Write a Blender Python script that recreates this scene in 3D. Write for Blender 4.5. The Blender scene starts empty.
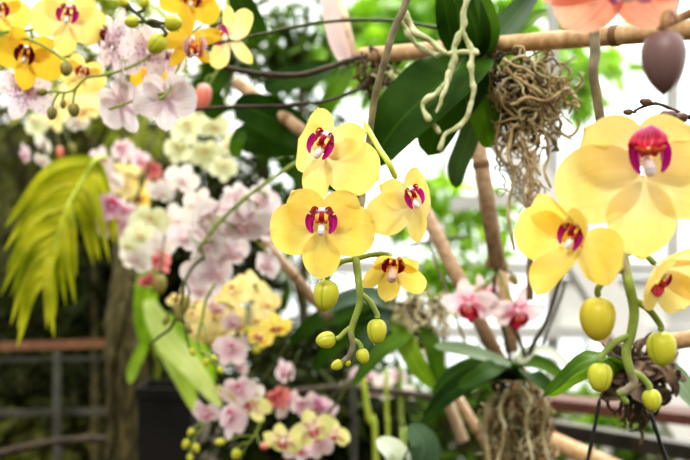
import bpy, math, random
from mathutils import Vector, Matrix, noise as mnoise
rnd = random.Random(7)
scene = bpy.context.scene
COL = scene.collection
# ------------------------------------------------------------------ camera model (50 mm lens, level, eye height 1.5 m)
F, CX, CY, EYE = 958.33, 345.0, 230.0, 1.5
def P(px, py, d):
    return Vector(((px - CX) / F * d, d, EYE + (CY - py) / F * d))
def PX(n, d):
    return n / F * d

# ------------------------------------------------------------------ materials
MATS = {}
def new_mat(name):
    m = bpy.data.materials.new(name); m.use_nodes = True
    nt = m.node_tree; nt.nodes.clear()
    out = nt.nodes.new('ShaderNodeOutputMaterial')
    return m, nt, out
def N(nt, t, **kw):
    n = nt.nodes.new(t)
    for k, v in kw.items(): setattr(n, k, v)
    return n
def L(nt, a, b): nt.links.new(a, b)
def srgb(r, g, b):
    def f(c):
        c /= 255.0
        return c / 12.92 if c <= 0.04045 else ((c + 0.055) / 1.055) ** 2.4
    return (f(r), f(g), f(b), 1.0)
def ramp(nt, stops):
    n = N(nt, 'ShaderNodeValToRGB'); e = n.color_ramp.elements
    while len(e) < len(stops): e.new(0.5)
    for i, (p, c) in enumerate(stops):
        e[i].position = p; e[i].color = c
    return n
def mixc(nt, fac, a, b, mode='MIX'):
    n = N(nt, 'ShaderNodeMix', data_type='RGBA', blend_type=mode)
    for sock, v in ((n.inputs[0], fac), (n.inputs[6], a), (n.inputs[7], b)):
        if hasattr(v, 'links'): L(nt, v, sock)
        else: sock.default_value = v
    return n.outputs[2]

def petal_mat(name, inner, outer, vein=None, vein_amt=0.25, spot=None, spot_scale=14, spot_thr=0.3, transl=0.4, edge=None):
    """thin translucent petal: colour runs from throat to rim, veins fan out, optional spots"""
    m, nt, out = new_mat(name)
    uv = N(nt, 'ShaderNodeUVMap'); uv.uv_map = 'UVMap'
    sep = N(nt, 'ShaderNodeSeparateXYZ'); L(nt, uv.outputs[0], sep.inputs[0])
    mid = tuple((a + b) / 2 for a, b in zip(inner, outer))
    stops = [(0.0, inner), (0.3, mid), (0.6, outer), (1.0, edge or outer)]
    r = ramp(nt, stops); L(nt, sep.outputs[1], r.inputs[0])
    c = r.outputs[0]
    # soft mottling
    tc = N(nt, 'ShaderNodeTexCoord')
    nz = N(nt, 'ShaderNodeTexNoise'); nz.inputs['Scale'].default_value = 3.0
    L(nt, tc.outputs['Object'], nz.inputs['Vector'])
    rr = ramp(nt, [(0.35, (0.95, 0.92, 0.82, 1)), (0.65, (1, 1, 1, 1))]); L(nt, nz.outputs[0], rr.inputs[0])
    c = mixc(nt, 1.0, c, rr.outputs[0], 'MULTIPLY')
    if vein:
        mp = N(nt, 'ShaderNodeMapping'); mp.inputs['Scale'].default_value = (16, 1.2, 1)
        L(nt, uv.outputs[0], mp.inputs[0])
        vn = N(nt, 'ShaderNodeTexNoise'); vn.inputs['Scale'].default_value = 1.0; vn.inputs['Detail'].default_value = 3
        L(nt, mp.outputs[0], vn.inputs['Vector'])
        vr = ramp(nt, [(0.5, (0, 0, 0, 1)), (0.68, (vein_amt,) * 3 + (1,))]); L(nt, vn.outputs[0], vr.inputs[0])
        c = mixc(nt, vr.outputs[0], c, vein)
    if spot:
        mp = N(nt, 'ShaderNodeMapping'); mp.inputs['Scale'].default_value = (0.7, 1.0, 1)
        L(nt, uv.outputs[0], mp.inputs[0])
        vo = N(nt, 'ShaderNodeTexVoronoi'); vo.inputs['Scale'].default_value = spot_scale
        L(nt, mp.outputs[0], vo.inputs['Vector'])
        sr = ramp(nt, [(spot_thr * 0.8, (1, 1, 1, 1)), (spot_thr * 1.15, (0, 0, 0, 1))]); L(nt, vo.outputs['Distance'], sr.inputs[0])
        fall = ramp(nt, [(0.1, (1, 1, 1, 1)), (0.85, (0.15,) * 3 + (1,))]); L(nt, sep.outputs[1], fall.inputs[0])
        fac = mixc(nt, 1.0, sr.outputs[0], fall.outputs[0], 'MULTIPLY')
        c = mixc(nt, fac, c, spot)
    pb = N(nt, 'ShaderNodeBsdfPrincipled'); pb.inputs['Roughness'].default_value = 0.5
    pb.inputs['Specular IOR Level'].default_value = 0.25
    L(nt, c, pb.inputs['Base Color'])
    tr = N(nt, 'ShaderNodeBsdfTranslucent'); L(nt, c, tr.inputs['Color'])
    mx = N(nt, 'ShaderNodeMixShader'); mx.inputs[0].default_value = transl
    L(nt, pb.outputs[0], mx.inputs[1]); L(nt, tr.outputs[0], mx.inputs[2]); L(nt, mx.outputs[0], out.inputs[0])
    MATS[name] = m
    return m

def leaf_mat(name, dark, light, rough=0.5, transl=0.2, scale=12, spec=0.16):
    m, nt, out = new_mat(name)
    uv = N(nt, 'ShaderNodeUVMap'); uv.uv_map = 'UVMap'
    sep = N(nt, 'ShaderNodeSeparateXYZ'); L(nt, uv.outputs[0], sep.inputs[0])
    tc = N(nt, 'ShaderNodeTexCoord')
    nz = N(nt, 'ShaderNodeTexNoise'); nz.inputs['Scale'].default_value = scale; nz.inputs['Detail'].default_value = 4
    L(nt, tc.outputs['Object'], nz.inputs['Vector'])
    r = ramp(nt, [(0.35, dark), (0.68, light)]); L(nt, nz.outputs[0], r.inputs[0])
    # paler midrib
    mr = ramp(nt, [(0.465, (0, 0, 0, 1)), (0.5, (0.5,) * 3 + (1,)), (0.535, (0, 0, 0, 1))]); L(nt, sep.outputs[0], mr.inputs[0])
    c = mixc(nt, mr.outputs[0], r.outputs[0], tuple(min(1, x * 1.5 + 0.01) for x in light[:3]) + (1,))
    pb = N(nt, 'ShaderNodeBsdfPrincipled'); pb.inputs['Roughness'].default_value = rough
    pb.inputs['Specular IOR Level'].default_value = spec
    L(nt, c, pb.inputs['Base Color'])
    tr = N(nt, 'ShaderNodeBsdfTranslucent')
    L(nt, mixc(nt, 1.0, c, (1.3, 1.5, 0.5, 1), 'MULTIPLY'), tr.inputs['Color'])
    mx = N(nt, 'ShaderNodeMixShader'); mx.inputs[0].default_value = transl
    L(nt, pb.outputs[0], mx.inputs[1]); L(nt, tr.outputs[0], mx.inputs[2]); L(nt, mx.outputs[0], out.inputs[0])
    MATS[name] = m
    return m

def plain_mat(name, a, b=None, rough=0.6, scale=40, stretch=(1, 1, 1), metal=0.0, bump=0.0, spec=0.4, transl=0):
    m, nt, out = new_mat(name)
    b = b or a
    tc = N(nt, 'ShaderNodeTexCoord')
    mp = N(nt, 'ShaderNodeMapping'); mp.inputs['Scale'].default_value = stretch; L(nt, tc.outputs['Object'], mp.inputs[0])
    nz = N(nt, 'ShaderNodeTexNoise'); nz.inputs['Scale'].default_value = scale; nz.inputs['Detail'].default_value = 5
    L(nt, mp.outputs[0], nz.inputs['Vector'])
    r = ramp(nt, [(0.36, a), (0.66, b)]); L(nt, nz.outputs[0], r.inputs[0])
    pb = N(nt, 'ShaderNodeBsdfPrincipled'); pb.inputs['Roughness'].default_value = rough; pb.inputs['Metallic'].default_value = metal
    pb.inputs['Specular IOR Level'].default_value = spec
    L(nt, r.outputs[0], pb.inputs['Base Color'])
    if bump:
        bp = N(nt, 'ShaderNodeBump'); bp.inputs['Strength'].default_value = bump; bp.inputs['Distance'].default_value = 0.01
        L(nt, nz.outputs[0], bp.inputs['Height']); L(nt, bp.outputs[0], pb.inputs['Normal'])
    if transl:
        tr = N(nt, 'ShaderNodeBsdfTranslucent'); L(nt, r.outputs[0], tr.inputs['Color'])
        mx = N(nt, 'ShaderNodeMixShader'); mx.inputs[0].default_value = transl
        L(nt, pb.outputs[0], mx.inputs[1]); L(nt, tr.outputs[0], mx.inputs[2]); L(nt, mx.outputs[0], out.inputs[0])
    else:
        L(nt, pb.outputs[0], out.inputs[0])
    MATS[name] = m
    return m

def bud_mat(name, a, b, seam):
    """bud: colour along length with seams where the sepals meet (uv x = angle)"""
    m, nt, out = new_mat(name)
    uv = N(nt, 'ShaderNodeUVMap'); uv.uv_map = 'UVMap'
    sep = N(nt, 'ShaderNodeSeparateXYZ'); L(nt, uv.outputs[0], sep.inputs[0])
    r = ramp(nt, [(0.0, a), (0.35, b), (0.75, b), (1.0, a)]); L(nt, sep.outputs[1], r.inputs[0])
    mu = N(nt, 'ShaderNodeMath', operation='MULTIPLY'); mu.inputs[1].default_value = 3.0; L(nt, sep.outputs[0], mu.inputs[0])
    fr = N(nt, 'ShaderNodeMath', operation='FRACT'); L(nt, mu.outputs[0], fr.inputs[0])
    sr = ramp(nt, [(0.0, (0.6,) * 3 + (1,)), (0.07, (0, 0, 0, 1)), (0.93, (0, 0, 0, 1)), (1.0, (0.6,) * 3 + (1,))]); L(nt, fr.outputs[0], sr.inputs[0])
    c = mixc(nt, sr.outputs[0], r.outputs[0], seam)
    mp = N(nt, 'ShaderNodeMapping'); mp.inputs['Scale'].default_value = (12, 1.0, 1); L(nt, uv.outputs[0], mp.inputs[0])
    nz = N(nt, 'ShaderNodeTexNoise'); nz.inputs['Scale'].default_value = 1.0; L(nt, mp.outputs[0], nz.inputs['Vector'])
    vr = ramp(nt, [(0.45, (1, 1, 1, 1)), (0.75, (0.9, 0.93, 0.8, 1))]); L(nt, nz.outputs[0], vr.inputs[0])
    c = mixc(nt, 1.0, c, vr.outputs[0], 'MULTIPLY')
    pb = N(nt, 'ShaderNodeBsdfPrincipled'); pb.inputs['Roughness'].default_value = 0.4
    L(nt, c, pb.inputs['Base Color'])
    tr = N(nt, 'ShaderNodeBsdfTranslucent'); L(nt, c, tr.inputs['Color'])
    mx = N(nt, 'ShaderNodeMixShader'); mx.inputs[0].default_value = 0.25
    L(nt, pb.outputs[0], mx.inputs[1]); L(nt, tr.outputs[0], mx.inputs[2]); L(nt, mx.outputs[0], out.inputs[0])
    MATS[name] = m

YEL_IN, YEL_OUT = srgb(252, 236, 158), srgb(250, 224, 106)
petal_mat('yellow', YEL_IN, YEL_OUT, srgb(246, 204, 60), 0.28, transl=0.45, edge=srgb(252, 233, 136))
petal_mat('pale_yellow', srgb(254, 244, 206), srgb(251, 232, 148), srgb(246, 214, 90), 0.25, transl=0.45)
petal_mat('cream_yellow', srgb(254, 240, 200), srgb(250, 226, 138), srgb(244, 204, 100), 0.3, transl=0.42, edge=srgb(254, 238, 150))
petal_mat('butter', srgb(252, 240, 180), srgb(252, 240, 178), srgb(248, 214, 110), 0.3)
petal_mat('deep_yellow', srgb(246, 212, 84), srgb(244, 206, 66), srgb(235, 160, 30), 0.3)
petal_mat('light_lemon', srgb(253, 240, 186), srgb(251, 231, 136), srgb(246, 210, 96), 0.2, transl=0.45)
petal_mat('spotted_white', srgb(226, 200, 218), srgb(238, 226, 230), srgb(200, 150, 185), 0.3, spot=srgb(110, 24, 64), spot_scale=9, spot_thr=0.34)
petal_mat('faint_white', srgb(234, 210, 220), srgb(242, 234, 237), srgb(190, 146, 170), 0.5)
petal_mat('white', srgb(236, 224, 222), srgb(240, 235, 230), srgb(235, 215, 220), 0.3)
petal_mat('blush', srgb(232, 150, 178), srgb(250, 234, 238), srgb(214, 140, 170), 0.4)
petal_mat('pastel', srgb(230, 186, 204), srgb(238, 222, 229), srgb(216, 160, 186), 0.4)
petal_mat('mauve', srgb(196, 110, 160), srgb(232, 196, 218), srgb(185, 100, 150), 0.4)
petal_mat('coral', srgb(206, 96, 100), srgb(226, 150, 146), srgb(205, 70, 90), 0.4)
petal_mat('cream', srgb(226, 230, 176), srgb(236, 238, 206), srgb(220, 225, 150), 0.3)
petal_mat('greenish', srgb(232, 200, 200), srgb(232, 230, 160), srgb(205, 205, 110), 0.35)
petal_mat('peach', srgb(244, 150, 140), srgb(248, 178, 150), srgb(222, 110, 110), 0.55, edge=srgb(250, 200, 170))
petal_mat('lip_purple', srgb(246, 200, 225), srgb(190, 24, 140), srgb(120, 10, 70), 0.5, transl=0.3)
petal_mat('lip_pink', srgb(214, 40, 60), srgb(232, 60, 120), srgb(190, 20, 70), 0.5, transl=0.3, edge=srgb(238, 150, 200))
petal_mat('lip_dome', srgb(232, 50, 60), srgb(246, 96, 146), srgb(252, 205, 232), 0.6, transl=0.35, edge=srgb(226, 130, 205))
petal_mat('lip_red', srgb(200, 40, 40), srgb(170, 20, 40), srgb(110, 5, 30), 0.6, transl=0.2)
petal_mat('lip_crimson', srgb(190, 24, 60), srgb(214, 60, 96), srgb(150, 10, 50), 0.6, transl=0.2)
petal_mat('lip_maroon', srgb(150, 30, 30), srgb(120, 20, 30), srgb(90, 5, 20), 0.6, transl=0.2)
plain_mat('callus', srgb(200, 40, 40), srgb(226, 120, 50), 0.4, 60)
plain_mat('column', srgb(248, 226, 222), srgb(250, 240, 236), 0.45, 30)
plain_mat('column_pink', srgb(240, 196, 186), srgb(246, 220, 206), 0.45, 30)
bud_mat('bud_green', srgb(176, 190, 60), srgb(214, 212, 70), srgb(140, 150, 40))
bud_mat('bud_yellow', srgb(196, 192, 56), srgb(226, 210, 70), srgb(190, 170, 40))
bud_mat('bud_olive', srgb(120, 124, 60), srgb(160, 150, 80), srgb(100, 90, 50))
bud_mat('bud_brown', srgb(84, 64, 56), srgb(112, 84, 72), srgb(70, 50, 44))
bud_mat('sepal_shaded', srgb(128, 100, 98), srgb(148, 118, 114), srgb(126, 98, 96))  # peach orchid sepal, its shade put into the colour
bud_mat('bud_coral', srgb(250, 236, 226), srgb(240, 150, 130), srgb(230, 130, 110))
plain_mat('stem_green', srgb(120, 140, 60), srgb(150, 166, 76), 0.45, 60)
plain_mat('stem_bright', srgb(165, 185, 60), srgb(190, 200, 80), 0.45, 60)
plain_mat('stem_grey', srgb(112, 104, 82), srgb(150, 140, 112), 0.6, 90)
plain_mat('stem_dark', srgb(60, 64, 34), srgb(90, 96, 48), 0.5, 60)
plain_mat('vine_brown', srgb(52, 42, 30), srgb(84, 70, 52), 0.7, 60, bump=0.4)
plain_mat('root_pale', srgb(166, 172, 120), srgb(214, 214, 170), 0.6, 70, bump=0.3)
plain_mat('root_brown', srgb(120, 96, 62), srgb(206, 186, 140), 0.8, 30, bump=0.4)
plain_mat('root_rust', srgb(112, 78, 44), srgb(196, 158, 112), 0.8, 26, bump=0.4)
plain_mat('root_straw', srgb(150, 136, 90), srgb(222, 212, 176), 0.8, 26, bump=0.3)
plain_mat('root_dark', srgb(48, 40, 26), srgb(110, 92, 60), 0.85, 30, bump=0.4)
plain_mat('bamboo', srgb(176, 138, 96), srgb(214, 178, 134), 0.45, 18, (6, 6, 6), spec=0.4)
plain_mat('bamboo_pale', srgb(206, 178, 146), srgb(232, 208, 178), 0.5, 18, (6, 6, 6))
plain_mat('bamboo_tan', srgb(150, 120, 90), srgb(186, 156, 122), 0.55, 18, (6, 6, 6))
plain_mat('bamboo_node', srgb(120, 90, 58), srgb(150, 116, 78), 0.6, 40)
plain_mat('wood_rail', srgb(104, 70, 48), srgb(146, 104, 76), 0.55, 10, (1, 14, 14))
plain_mat('wood_red', srgb(72, 40, 28), srgb(100, 60, 44), 0.6, 10, (1, 14, 14))
plain_mat('metal_grey', srgb(62, 60, 52), srgb(88, 86, 76), 0.6, 20)
plain_mat('metal_dark', srgb(66, 62, 54), srgb(92, 86, 74), 0.5, 20, metal=0.2)
plain_mat('white_paint', srgb(228, 226, 220), srgb(240, 238, 232), 0.5, 6)
plain_mat('grey_paint', srgb(186, 184, 180), srgb(206, 204, 198), 0.5, 6)
plain_mat('black_plastic', srgb(16, 12, 10), srgb(26, 20, 17), 0.6, 10)
plain_mat('wire_black', srgb(30, 28, 24), srgb(44, 42, 36), 0.5, 30)
plain_mat('bark', srgb(50, 44, 24), srgb(104, 96, 56), 0.9, 22, (4, 4, 1), bump=0.8)
plain_mat('moss_backdrop', srgb(30, 32, 16), srgb(84, 84, 44), 0.95, 6, bump=0.8)
plain_mat('soil', srgb(44, 36, 26), srgb(76, 64, 46), 0.95, 8, bump=0.6)
plain_mat('withered', srgb(50, 36, 28), srgb(158, 134, 112), 0.75, 34, bump=0.5, transl=0.15)
plain_mat('spathe', srgb(222, 196, 190), srgb(240, 222, 214), 0.5, 12, transl=0.2)
leaf_mat('leaf_dark', srgb(22, 46, 4), srgb(52, 82, 14), 0.55, 0.14, spec=0.07)
leaf_mat('leaf_mid', srgb(42, 70, 14), srgb(88, 122, 28), 0.5, 0.22, spec=0.1)
leaf_mat('leaf_bright', srgb(96, 130, 24), srgb(150, 180, 48), 0.4, 0.35)
leaf_mat('leaf_grey', srgb(104, 124, 92), srgb(140, 158, 124), 0.3, 0.15)
leaf_mat('leaf_pale', srgb(150, 168, 78), srgb(198, 206, 136), 0.4, 0.3)
leaf_mat('leaf_white', srgb(196, 204, 190), srgb(226, 230, 214), 0.35, 0.2)
leaf_mat('leaf_teal', srgb(46, 70, 46), srgb(84, 108, 76), 0.4, 0.1, spec=0.3)
leaf_mat('frond', srgb(126, 134, 14), srgb(200, 194, 52), 0.5, 0.3, 12)
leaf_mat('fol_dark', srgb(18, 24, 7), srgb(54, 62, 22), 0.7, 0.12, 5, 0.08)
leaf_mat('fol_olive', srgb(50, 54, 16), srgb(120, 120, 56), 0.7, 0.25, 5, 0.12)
leaf_mat('fol_mid', srgb(36, 58, 12), srgb(100, 128, 38), 0.7, 0.3, 5, 0.12)
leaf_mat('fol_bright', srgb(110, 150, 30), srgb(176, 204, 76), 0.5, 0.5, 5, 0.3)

# ------------------------------------------------------------------ object helpers
ORIG = {}
def thing(name, label, cat, loc, group=None):
    o = bpy.data.objects.new(name, None); COL.objects.link(o)
    o.empty_display_size = 0.02
    o.location = loc; o['label'] = label; o['category'] = cat
    if group: o['group'] = group
    ORIG[o] = Vector(loc)
    return o
class MB:
    """collects verts/faces/uvs in world (or local) space"""
    def __init__(s): s.v = []; s.f = []; s.uv = []; s.mi = []
    def add(s, vs, fs, uvs, mi=0):
        b = len(s.v); s.v += vs; s.uv += uvs
        for f in fs: s.f.append(tuple(b + i for i in f)); s.mi.append(mi)
    def mesh(s, name, mats, off=None, smooth=True):
        me = bpy.data.meshes.new(name)
        off = off or Vector((0, 0, 0))
        me.from_pydata([tuple(Vector(p) - off) for p in s.v], [], s.f)
        uvl = me.uv_layers.new(name='UVMap')
        li = [0] * len(me.loops); me.loops.foreach_get('vertex_index', li)
        flat = []
        for i in li: flat += s.uv[i]
        uvl.data.foreach_set('uv', flat)
        for m in (mats if isinstance(mats, (list, tuple)) else [mats]): me.materials.append(MATS[m])
        me.polygons.foreach_set('material_index', s.mi)
        if smooth: me.polygons.foreach_set('use_smooth', [True] * len(me.polygons))
        me.update()
        return me
    def build(s, name, mats, parent=None, smooth=True, at=None):
        """world-space geometry -> object; child of parent, or its own top-level thing with origin 'at'"""
        off = ORIG[parent] if parent is not None else (at or Vector((0, 0, 0)))
        o = bpy.data.objects.new(name, s.mesh(name, mats, off, smooth)); COL.objects.link(o)
        if parent is not None:
            o.parent = parent; ORIG[o] = off
            pp = parent
            if pp.parent is not None: pass
        else:
            o.location = off; ORIG[o] = Vector(off)
        return o
def tag(o, label, cat, group=None, kind=None):
    if label: o['label'] = label
    if cat: o['category'] = cat
    if group: o['group'] = group
    if kind: o['kind'] = kind
    return o

def catmull(pts, n=6):
    pts = [Vector(p) for p in pts]
    if len(pts) < 3:
        return [pts[0].lerp(pts[-1], i / n) for i in range(n + 1)]
    q = [pts[0] * 2 - pts[1]] + pts + [pts[-1] * 2 - pts[-2]]
    res = []
    for i in range(1, len(q) - 2):
        a, b, c, d = q[i - 1], q[i], q[i + 1], q[i + 2]
        for k in range(n):
            t = k / n
            res.append(0.5 * ((2 * b) + (c - a) * t + (2 * a - 5 * b + 4 * c - d) * t * t + (3 * b - a - 3 * c + d) * t ** 3))
    res.append(pts[-1])
    return res
def frames(path):
    out = []; prev = None
    for i, p in enumerate(path):
        t = (path[min(i + 1, len(path) - 1)] - path[max(i - 1, 0)])
        t = t.normalized() if t.length > 1e-9 else Vector((0, 0, 1))
        if prev is None:
            r = Vector((0, -1, 0)) if abs(t.y) < 0.9 else Vector((1, 0, 0))
        else: r = prev
        n = (r - t * r.dot(t))
        n = n.normalized() if n.length > 1e-6 else t.orthogonal().normalized()
        prev = n
        out.append((t, n, t.cross(n)))
    return out
def tube(mb, pts, r0, r1=None, n=8, seg=6, wob=0.0, mi=0, smooth=True, bumps=None):
    r1 = r0 if r1 is None else r1
    path = catmull(pts, seg) if smooth else [Vector(p) for p in pts]
    fr = frames(path); vs = []; uv = []; fs = []
    m = len(path)
    for i, (p, (t, a, b)) in enumerate(zip(path, fr)):
        k = i / (m - 1); r = r0 + (r1 - r0) * k
        if wob: r *= 1 + wob * mnoise.noise(p * 120)
        if bumps and i % bumps == 0: r *= 1.22
        if i == 0 or i == m - 1: r *= 0.55
        for j in range(n):
            an = 2 * math.pi * j / n
            vs.append(p + (a * math.cos(an) + b * math.sin(an)) * r); uv.append((j / n, k))
    for i in range(m - 1):
        for j in range(n):
            fs.append((i * n + j, i * n + (j + 1) % n, (i + 1) * n + (j + 1) % n, (i + 1) * n + j))
    fs.append(tuple(range(n - 1, -1, -1))); fs.append(tuple((m - 1) * n + j for j in range(n)))
    mb.add(vs, fs, uv, mi)
def pole(mb, a, b, r, n=14, nodes=(), mi=0, mi_node=1, r2=None):
    """bamboo cane: straight tube with swollen rings"""
    a, b = Vector(a), Vector(b); r2 = r if r2 is None else r2
    ts = [0.0, 0.002]
    for t in nodes: ts += [t - 0.006, t - 0.002, t + 0.002, t + 0.006]
    ts += [0.998, 1.0]; ts = sorted(ts)
    d = (b - a).normalized(); u = d.orthogonal().normalized(); w = d.cross(u)
    vs = []; uv = []; fs = []
    for t in ts:
        rr = r + (r2 - r) * t
        if any(abs(t - q) < 0.0035 for q in nodes): rr *= 1.10
        if t in (0.0, 1.0): rr *= 0.9
        for j in range(n):
            an = 2 * math.pi * j / n
            vs.append(a.lerp(b, t) + (u * math.cos(an) + w * math.sin(an)) * rr); uv.append((j / n, t))
    for i in range(len(ts) - 1):
        for j in range(n):
            fs.append((i * n + j, i * n + (j + 1) % n, (i + 1) * n + (j + 1) % n, (i + 1) * n + j))
    fs.append(tuple(range(n - 1, -1, -1))); fs.append(tuple((len(ts) - 1) * n + j for j in range(n)))
    mb.add(vs, fs, uv, mi)
def box(mb, lo, hi, bev=0.0, mi=0):
    x0, y0, z0 = lo; x1, y1, z1 = hi
    vs = [Vector(p) for p in ((x0, y0, z0), (x1, y0, z0), (x1, y1, z0), (x0, y1, z0), (x0, y0, z1), (x1, y0, z1), (x1, y1, z1), (x0, y1, z1))]
    mb.add(vs, [(0, 3, 2, 1), (4, 5, 6, 7), (0, 1, 5, 4), (1, 2, 6, 5), (2, 3, 7, 6), (3, 0, 4, 7)], [(p.x, p.z) for p in vs], mi)
def beam(mb, a, b, w, h, mi=0):
    """square bar from a to b"""
    a, b = Vector(a), Vector(b); d = (b - a).normalized()
    up = Vector((0, 0, 1)) if abs(d.z) < 0.9 else Vector((0, 1, 0))
    s = d.cross(up).normalized(); up = s.cross(d)
    vs = []
    for p in (a, b):
        for i, j in ((-1, -1), (1, -1), (1, 1), (-1, 1)): vs.append(p + s * i * w + up * j * h)
    mb.add(vs, [(0, 1, 2, 3), (7, 6, 5, 4), (0, 4, 5, 1), (1, 5, 6, 2), (2, 6, 7, 3), (3, 7, 4, 0)], [(0, 0)] * 8, mi)

# ------------------------------------------------------------------ petals & flowers (unit = half the flower's width, lip towards +Z, face towards -Y)
def blade(mb, ang, length, hw, base=0.04, p=0.5, q=0.5, curl=0.12, cup=0.10, y0=0.0, wave=0.02, seed=0, nu=9, nv=14, mi=0, tip=0.0, fwd=0.0):
    rr = random.Random(seed)
    ph = rr.uniform(0, 6.28); ph2 = rr.uniform(0, 6.28)
    ca, sa = math.cos(ang), math.sin(ang)
    peak = (p / (p + q)) ** p * (q / (p + q)) ** q
    vs = []; uv = []; fs = []
    for i in range(nv + 1):
        t = 0.5 - 0.5 * math.cos(math.pi * i / nv)
        tt = min(max(t, 0.0), 1.0)
        w = hw * (tt ** p) * ((1 - tt) ** q) / peak
        w = max(w, 0.035 * (1 - tt) * hw / 0.4)
        for j in range(nu):
            s = -1 + 2 * j / (nu - 1)
            l = base + length * (t + tip * (1 - abs(s)) * t ** 4)
            x = l; z = s * w
            y = y0 + curl * t * t - fwd * t + cup * (abs(s) ** 2) * math.sin(math.pi * min(1, t * 1.0)) \
                + wave * math.sin(ph + 5 * t + 3 * s) * t + wave * 0.8 * abs(s) * math.sin(ph2 + 9 * t) - 0.03 * math.exp(-(s * 5) ** 2) * (1 - t)
            vs.append(Vector((x * ca - z * sa, y, x * sa + z * ca))); uv.append((0.5 + 0.5 * s, t))
    for i in range(nv):
        for j in range(nu - 1):
            a = i * nu + j; fs.append((a, a + 1, a + nu + 1, a + nu))
    mb.add(vs, fs, uv, mi)
def blob(mb, c, r, n=10, m=7, mi=0):
    vs = []; uv = []; fs = []
    for i in range(m + 1):
        th = math.pi * i / m
        for j in range(n):
            a = 2 * math.pi * j / n
            vs.append(Vector((c[0] + r[0] * math.sin(th) * math.cos(a), c[1] + r[1] * math.sin(th) * math.sin(a), c[2] + r[2] * math.cos(th)))); uv.append((j / n, i / m))
    for i in range(m):
        for j in range(n): fs.append((i * n + j, (i + 1) * n + j, (i + 1) * n + (j + 1) % n, i * n + (j + 1) % n))
    mb.add(vs, fs, uv, mi)
def ear(mb, side, mi=0, s=1.0, spread=1.0, nu=7, rim=None):
    """side lobe of the lip: a cupped crescent curving down beside the column"""
    c = catmull([(side * x * spread, y, z) for x, y, z in ((0.08, -.13, .36), (0.20, -.21, .34), (0.275, -.27, .20), (0.26, -.29, .03), (0.19, -.27, -.10))], 4)
    m = len(c); vs = []; uv = []; fs = []
    for i, q in enumerate(c):
        t = i / (m - 1)
        tg = (c[min(i + 1, m - 1)] - c[max(i - 1, 0)]).normalized()
        inn = tg.cross(Vector((0, 1, 0))) * side; inn.y = 0
        inn = inn.normalized() if inn.length > 1e-6 else Vector((-side, 0, 0))
        if inn.x * side > 0 and i > m // 3: inn = -inn
        w = 0.092 * s * max(math.sin(math.pi * (0.06 + 0.90 * t)), .05) ** 0.7
        for j in range(nu):
            k = -1 + 2 * j / (nu - 1)
            vs.append(q + inn * w * k + Vector((0, 0.09 * (1 - k * k) * math.sin(math.pi * t), 0))); uv.append((0.5 + 0.5 * k, 0.25 + 0.75 * t if mi == 0 else t))
    for i in range(m - 1):
        for j in range(nu - 1):
            a = i * nu + j; fs.append((a, a + 1, a + nu + 1, a + nu))
    mb.add(vs, fs, uv, mi)
    if rim is not None:
        tube(mb, [vs[i * nu + nu - 1] for i in range(0, m - 2, 3)], 0.030, 0.015, n=6, seg=3, mi=rim)
def dome(mb, w, h, mi=0, y=-0.2, z0=0.16, fwd=0.16, nu=9, nv=9):
    """middle lobe of the lip: an arched spade"""
    vs = []; uv = []; fs = []
    for i in range(nv + 1):
        t = 0.5 - 0.5 * math.cos(math.pi * i / nv)
        ww = w * (max(t, 1e-4) ** 0.22) * (max(1 - t, 1e-4) ** 0.5) * 1.5
        for j in range(nu):
            k = -1 + 2 * j / (nu - 1)
            vs.append(Vector((ww * k, y - fwd * math.sin(2.3 * t) + 0.14 * k * k - 0.02 * abs(math.sin(3 * k)), z0 + h * t - 0.10 * h * k * k)))
            uv.append((0.5 + 0.5 * k, t))
    for i in range(nv):
        for j in range(nu - 1):
            a = i * nu + j; fs.append((a, a + 1, a + nu + 1, a + nu))
    mb.add(vs, fs, uv, mi)

KIND = {  # petal mat, sepal mat, lip mats (ear, mid, callus), column, petal half-width, sepal half-width
    'yellow':  ('yellow', 'yellow', ('lip_purple', 'lip_red', 'callus'), 'column', 0.50, 0.37),
    'big':     ('cream_yellow', 'pale_yellow', ('lip_purple', 'lip_pink', 'callus'), 'column', 0.46, 0.42),
    'lemon':   ('light_lemon', 'light_lemon', ('lip_purple', 'lip_red', 'callus'), 'column', 0.52, 0.33),
    'narrow':  ('deep_yellow', 'deep_yellow', ('mauve', 'lip_crimson', 'callus'), 'column', 0.24, 0.20),
    'deep':    ('deep_yellow', 'deep_yellow', ('lip_maroon', 'lip_maroon', 'callus'), 'column', 0.46, 0.32),
    'pale':    ('pale_yellow', 'pale_yellow', ('lip_purple', 'lip_purple', 'callus'), 'column', 0.34, 0.22),
    'spotted': ('spotted_white', 'spotted_white', ('mauve', 'lip_maroon', 'lip_maroon'), 'column', 0.38, 0.30),
    'faint':   ('faint_white', 'faint_white', ('blush', 'blush', 'blush'), 'column', 0.54, 0.36),
    'white':   ('white', 'white', ('white', 'blush', 'blush'), 'column', 0.52, 0.36),
    'blush':   ('blush', 'blush', ('lip_crimson', 'lip_crimson', 'callus'), 'column', 0.44, 0.28),
    'mauve':   ('mauve', 'mauve', ('lip_purple', 'lip_crimson', 'callus'), 'column', 0.50, 0.36),
    'coral':   ('coral', 'coral', ('lip_crimson', 'lip_crimson', 'callus'), 'column', 0.50, 0.36),
    'cream':   ('cream', 'cream', ('cream', 'greenish', 'callus'), 'column', 0.52, 0.38),
    'greenish': ('greenish', 'greenish', ('lip_crimson', 'lip_purple', 'callus'), 'column', 0.50, 0.36),
    'butter':  ('butter', 'butter', ('butter', 'lip_crimson', 'butter'), 'column', 0.50, 0.36),
    'pastel':  ('pastel', 'pastel', ('mauve', 'lip_crimson', 'mauve'), 'column', 0.52, 0.36),
    'half':    ('yellow', 'yellow', ('lip_red', 'lip_red', 'callus'), 'column_pink', 0.44, 0.36),
    'peach':   ('peach', 'peach', ('lip_purple', 'lip_purple', 'callus'), 'column', 0.50, 0.38),
}
CACHE = {}
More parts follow.
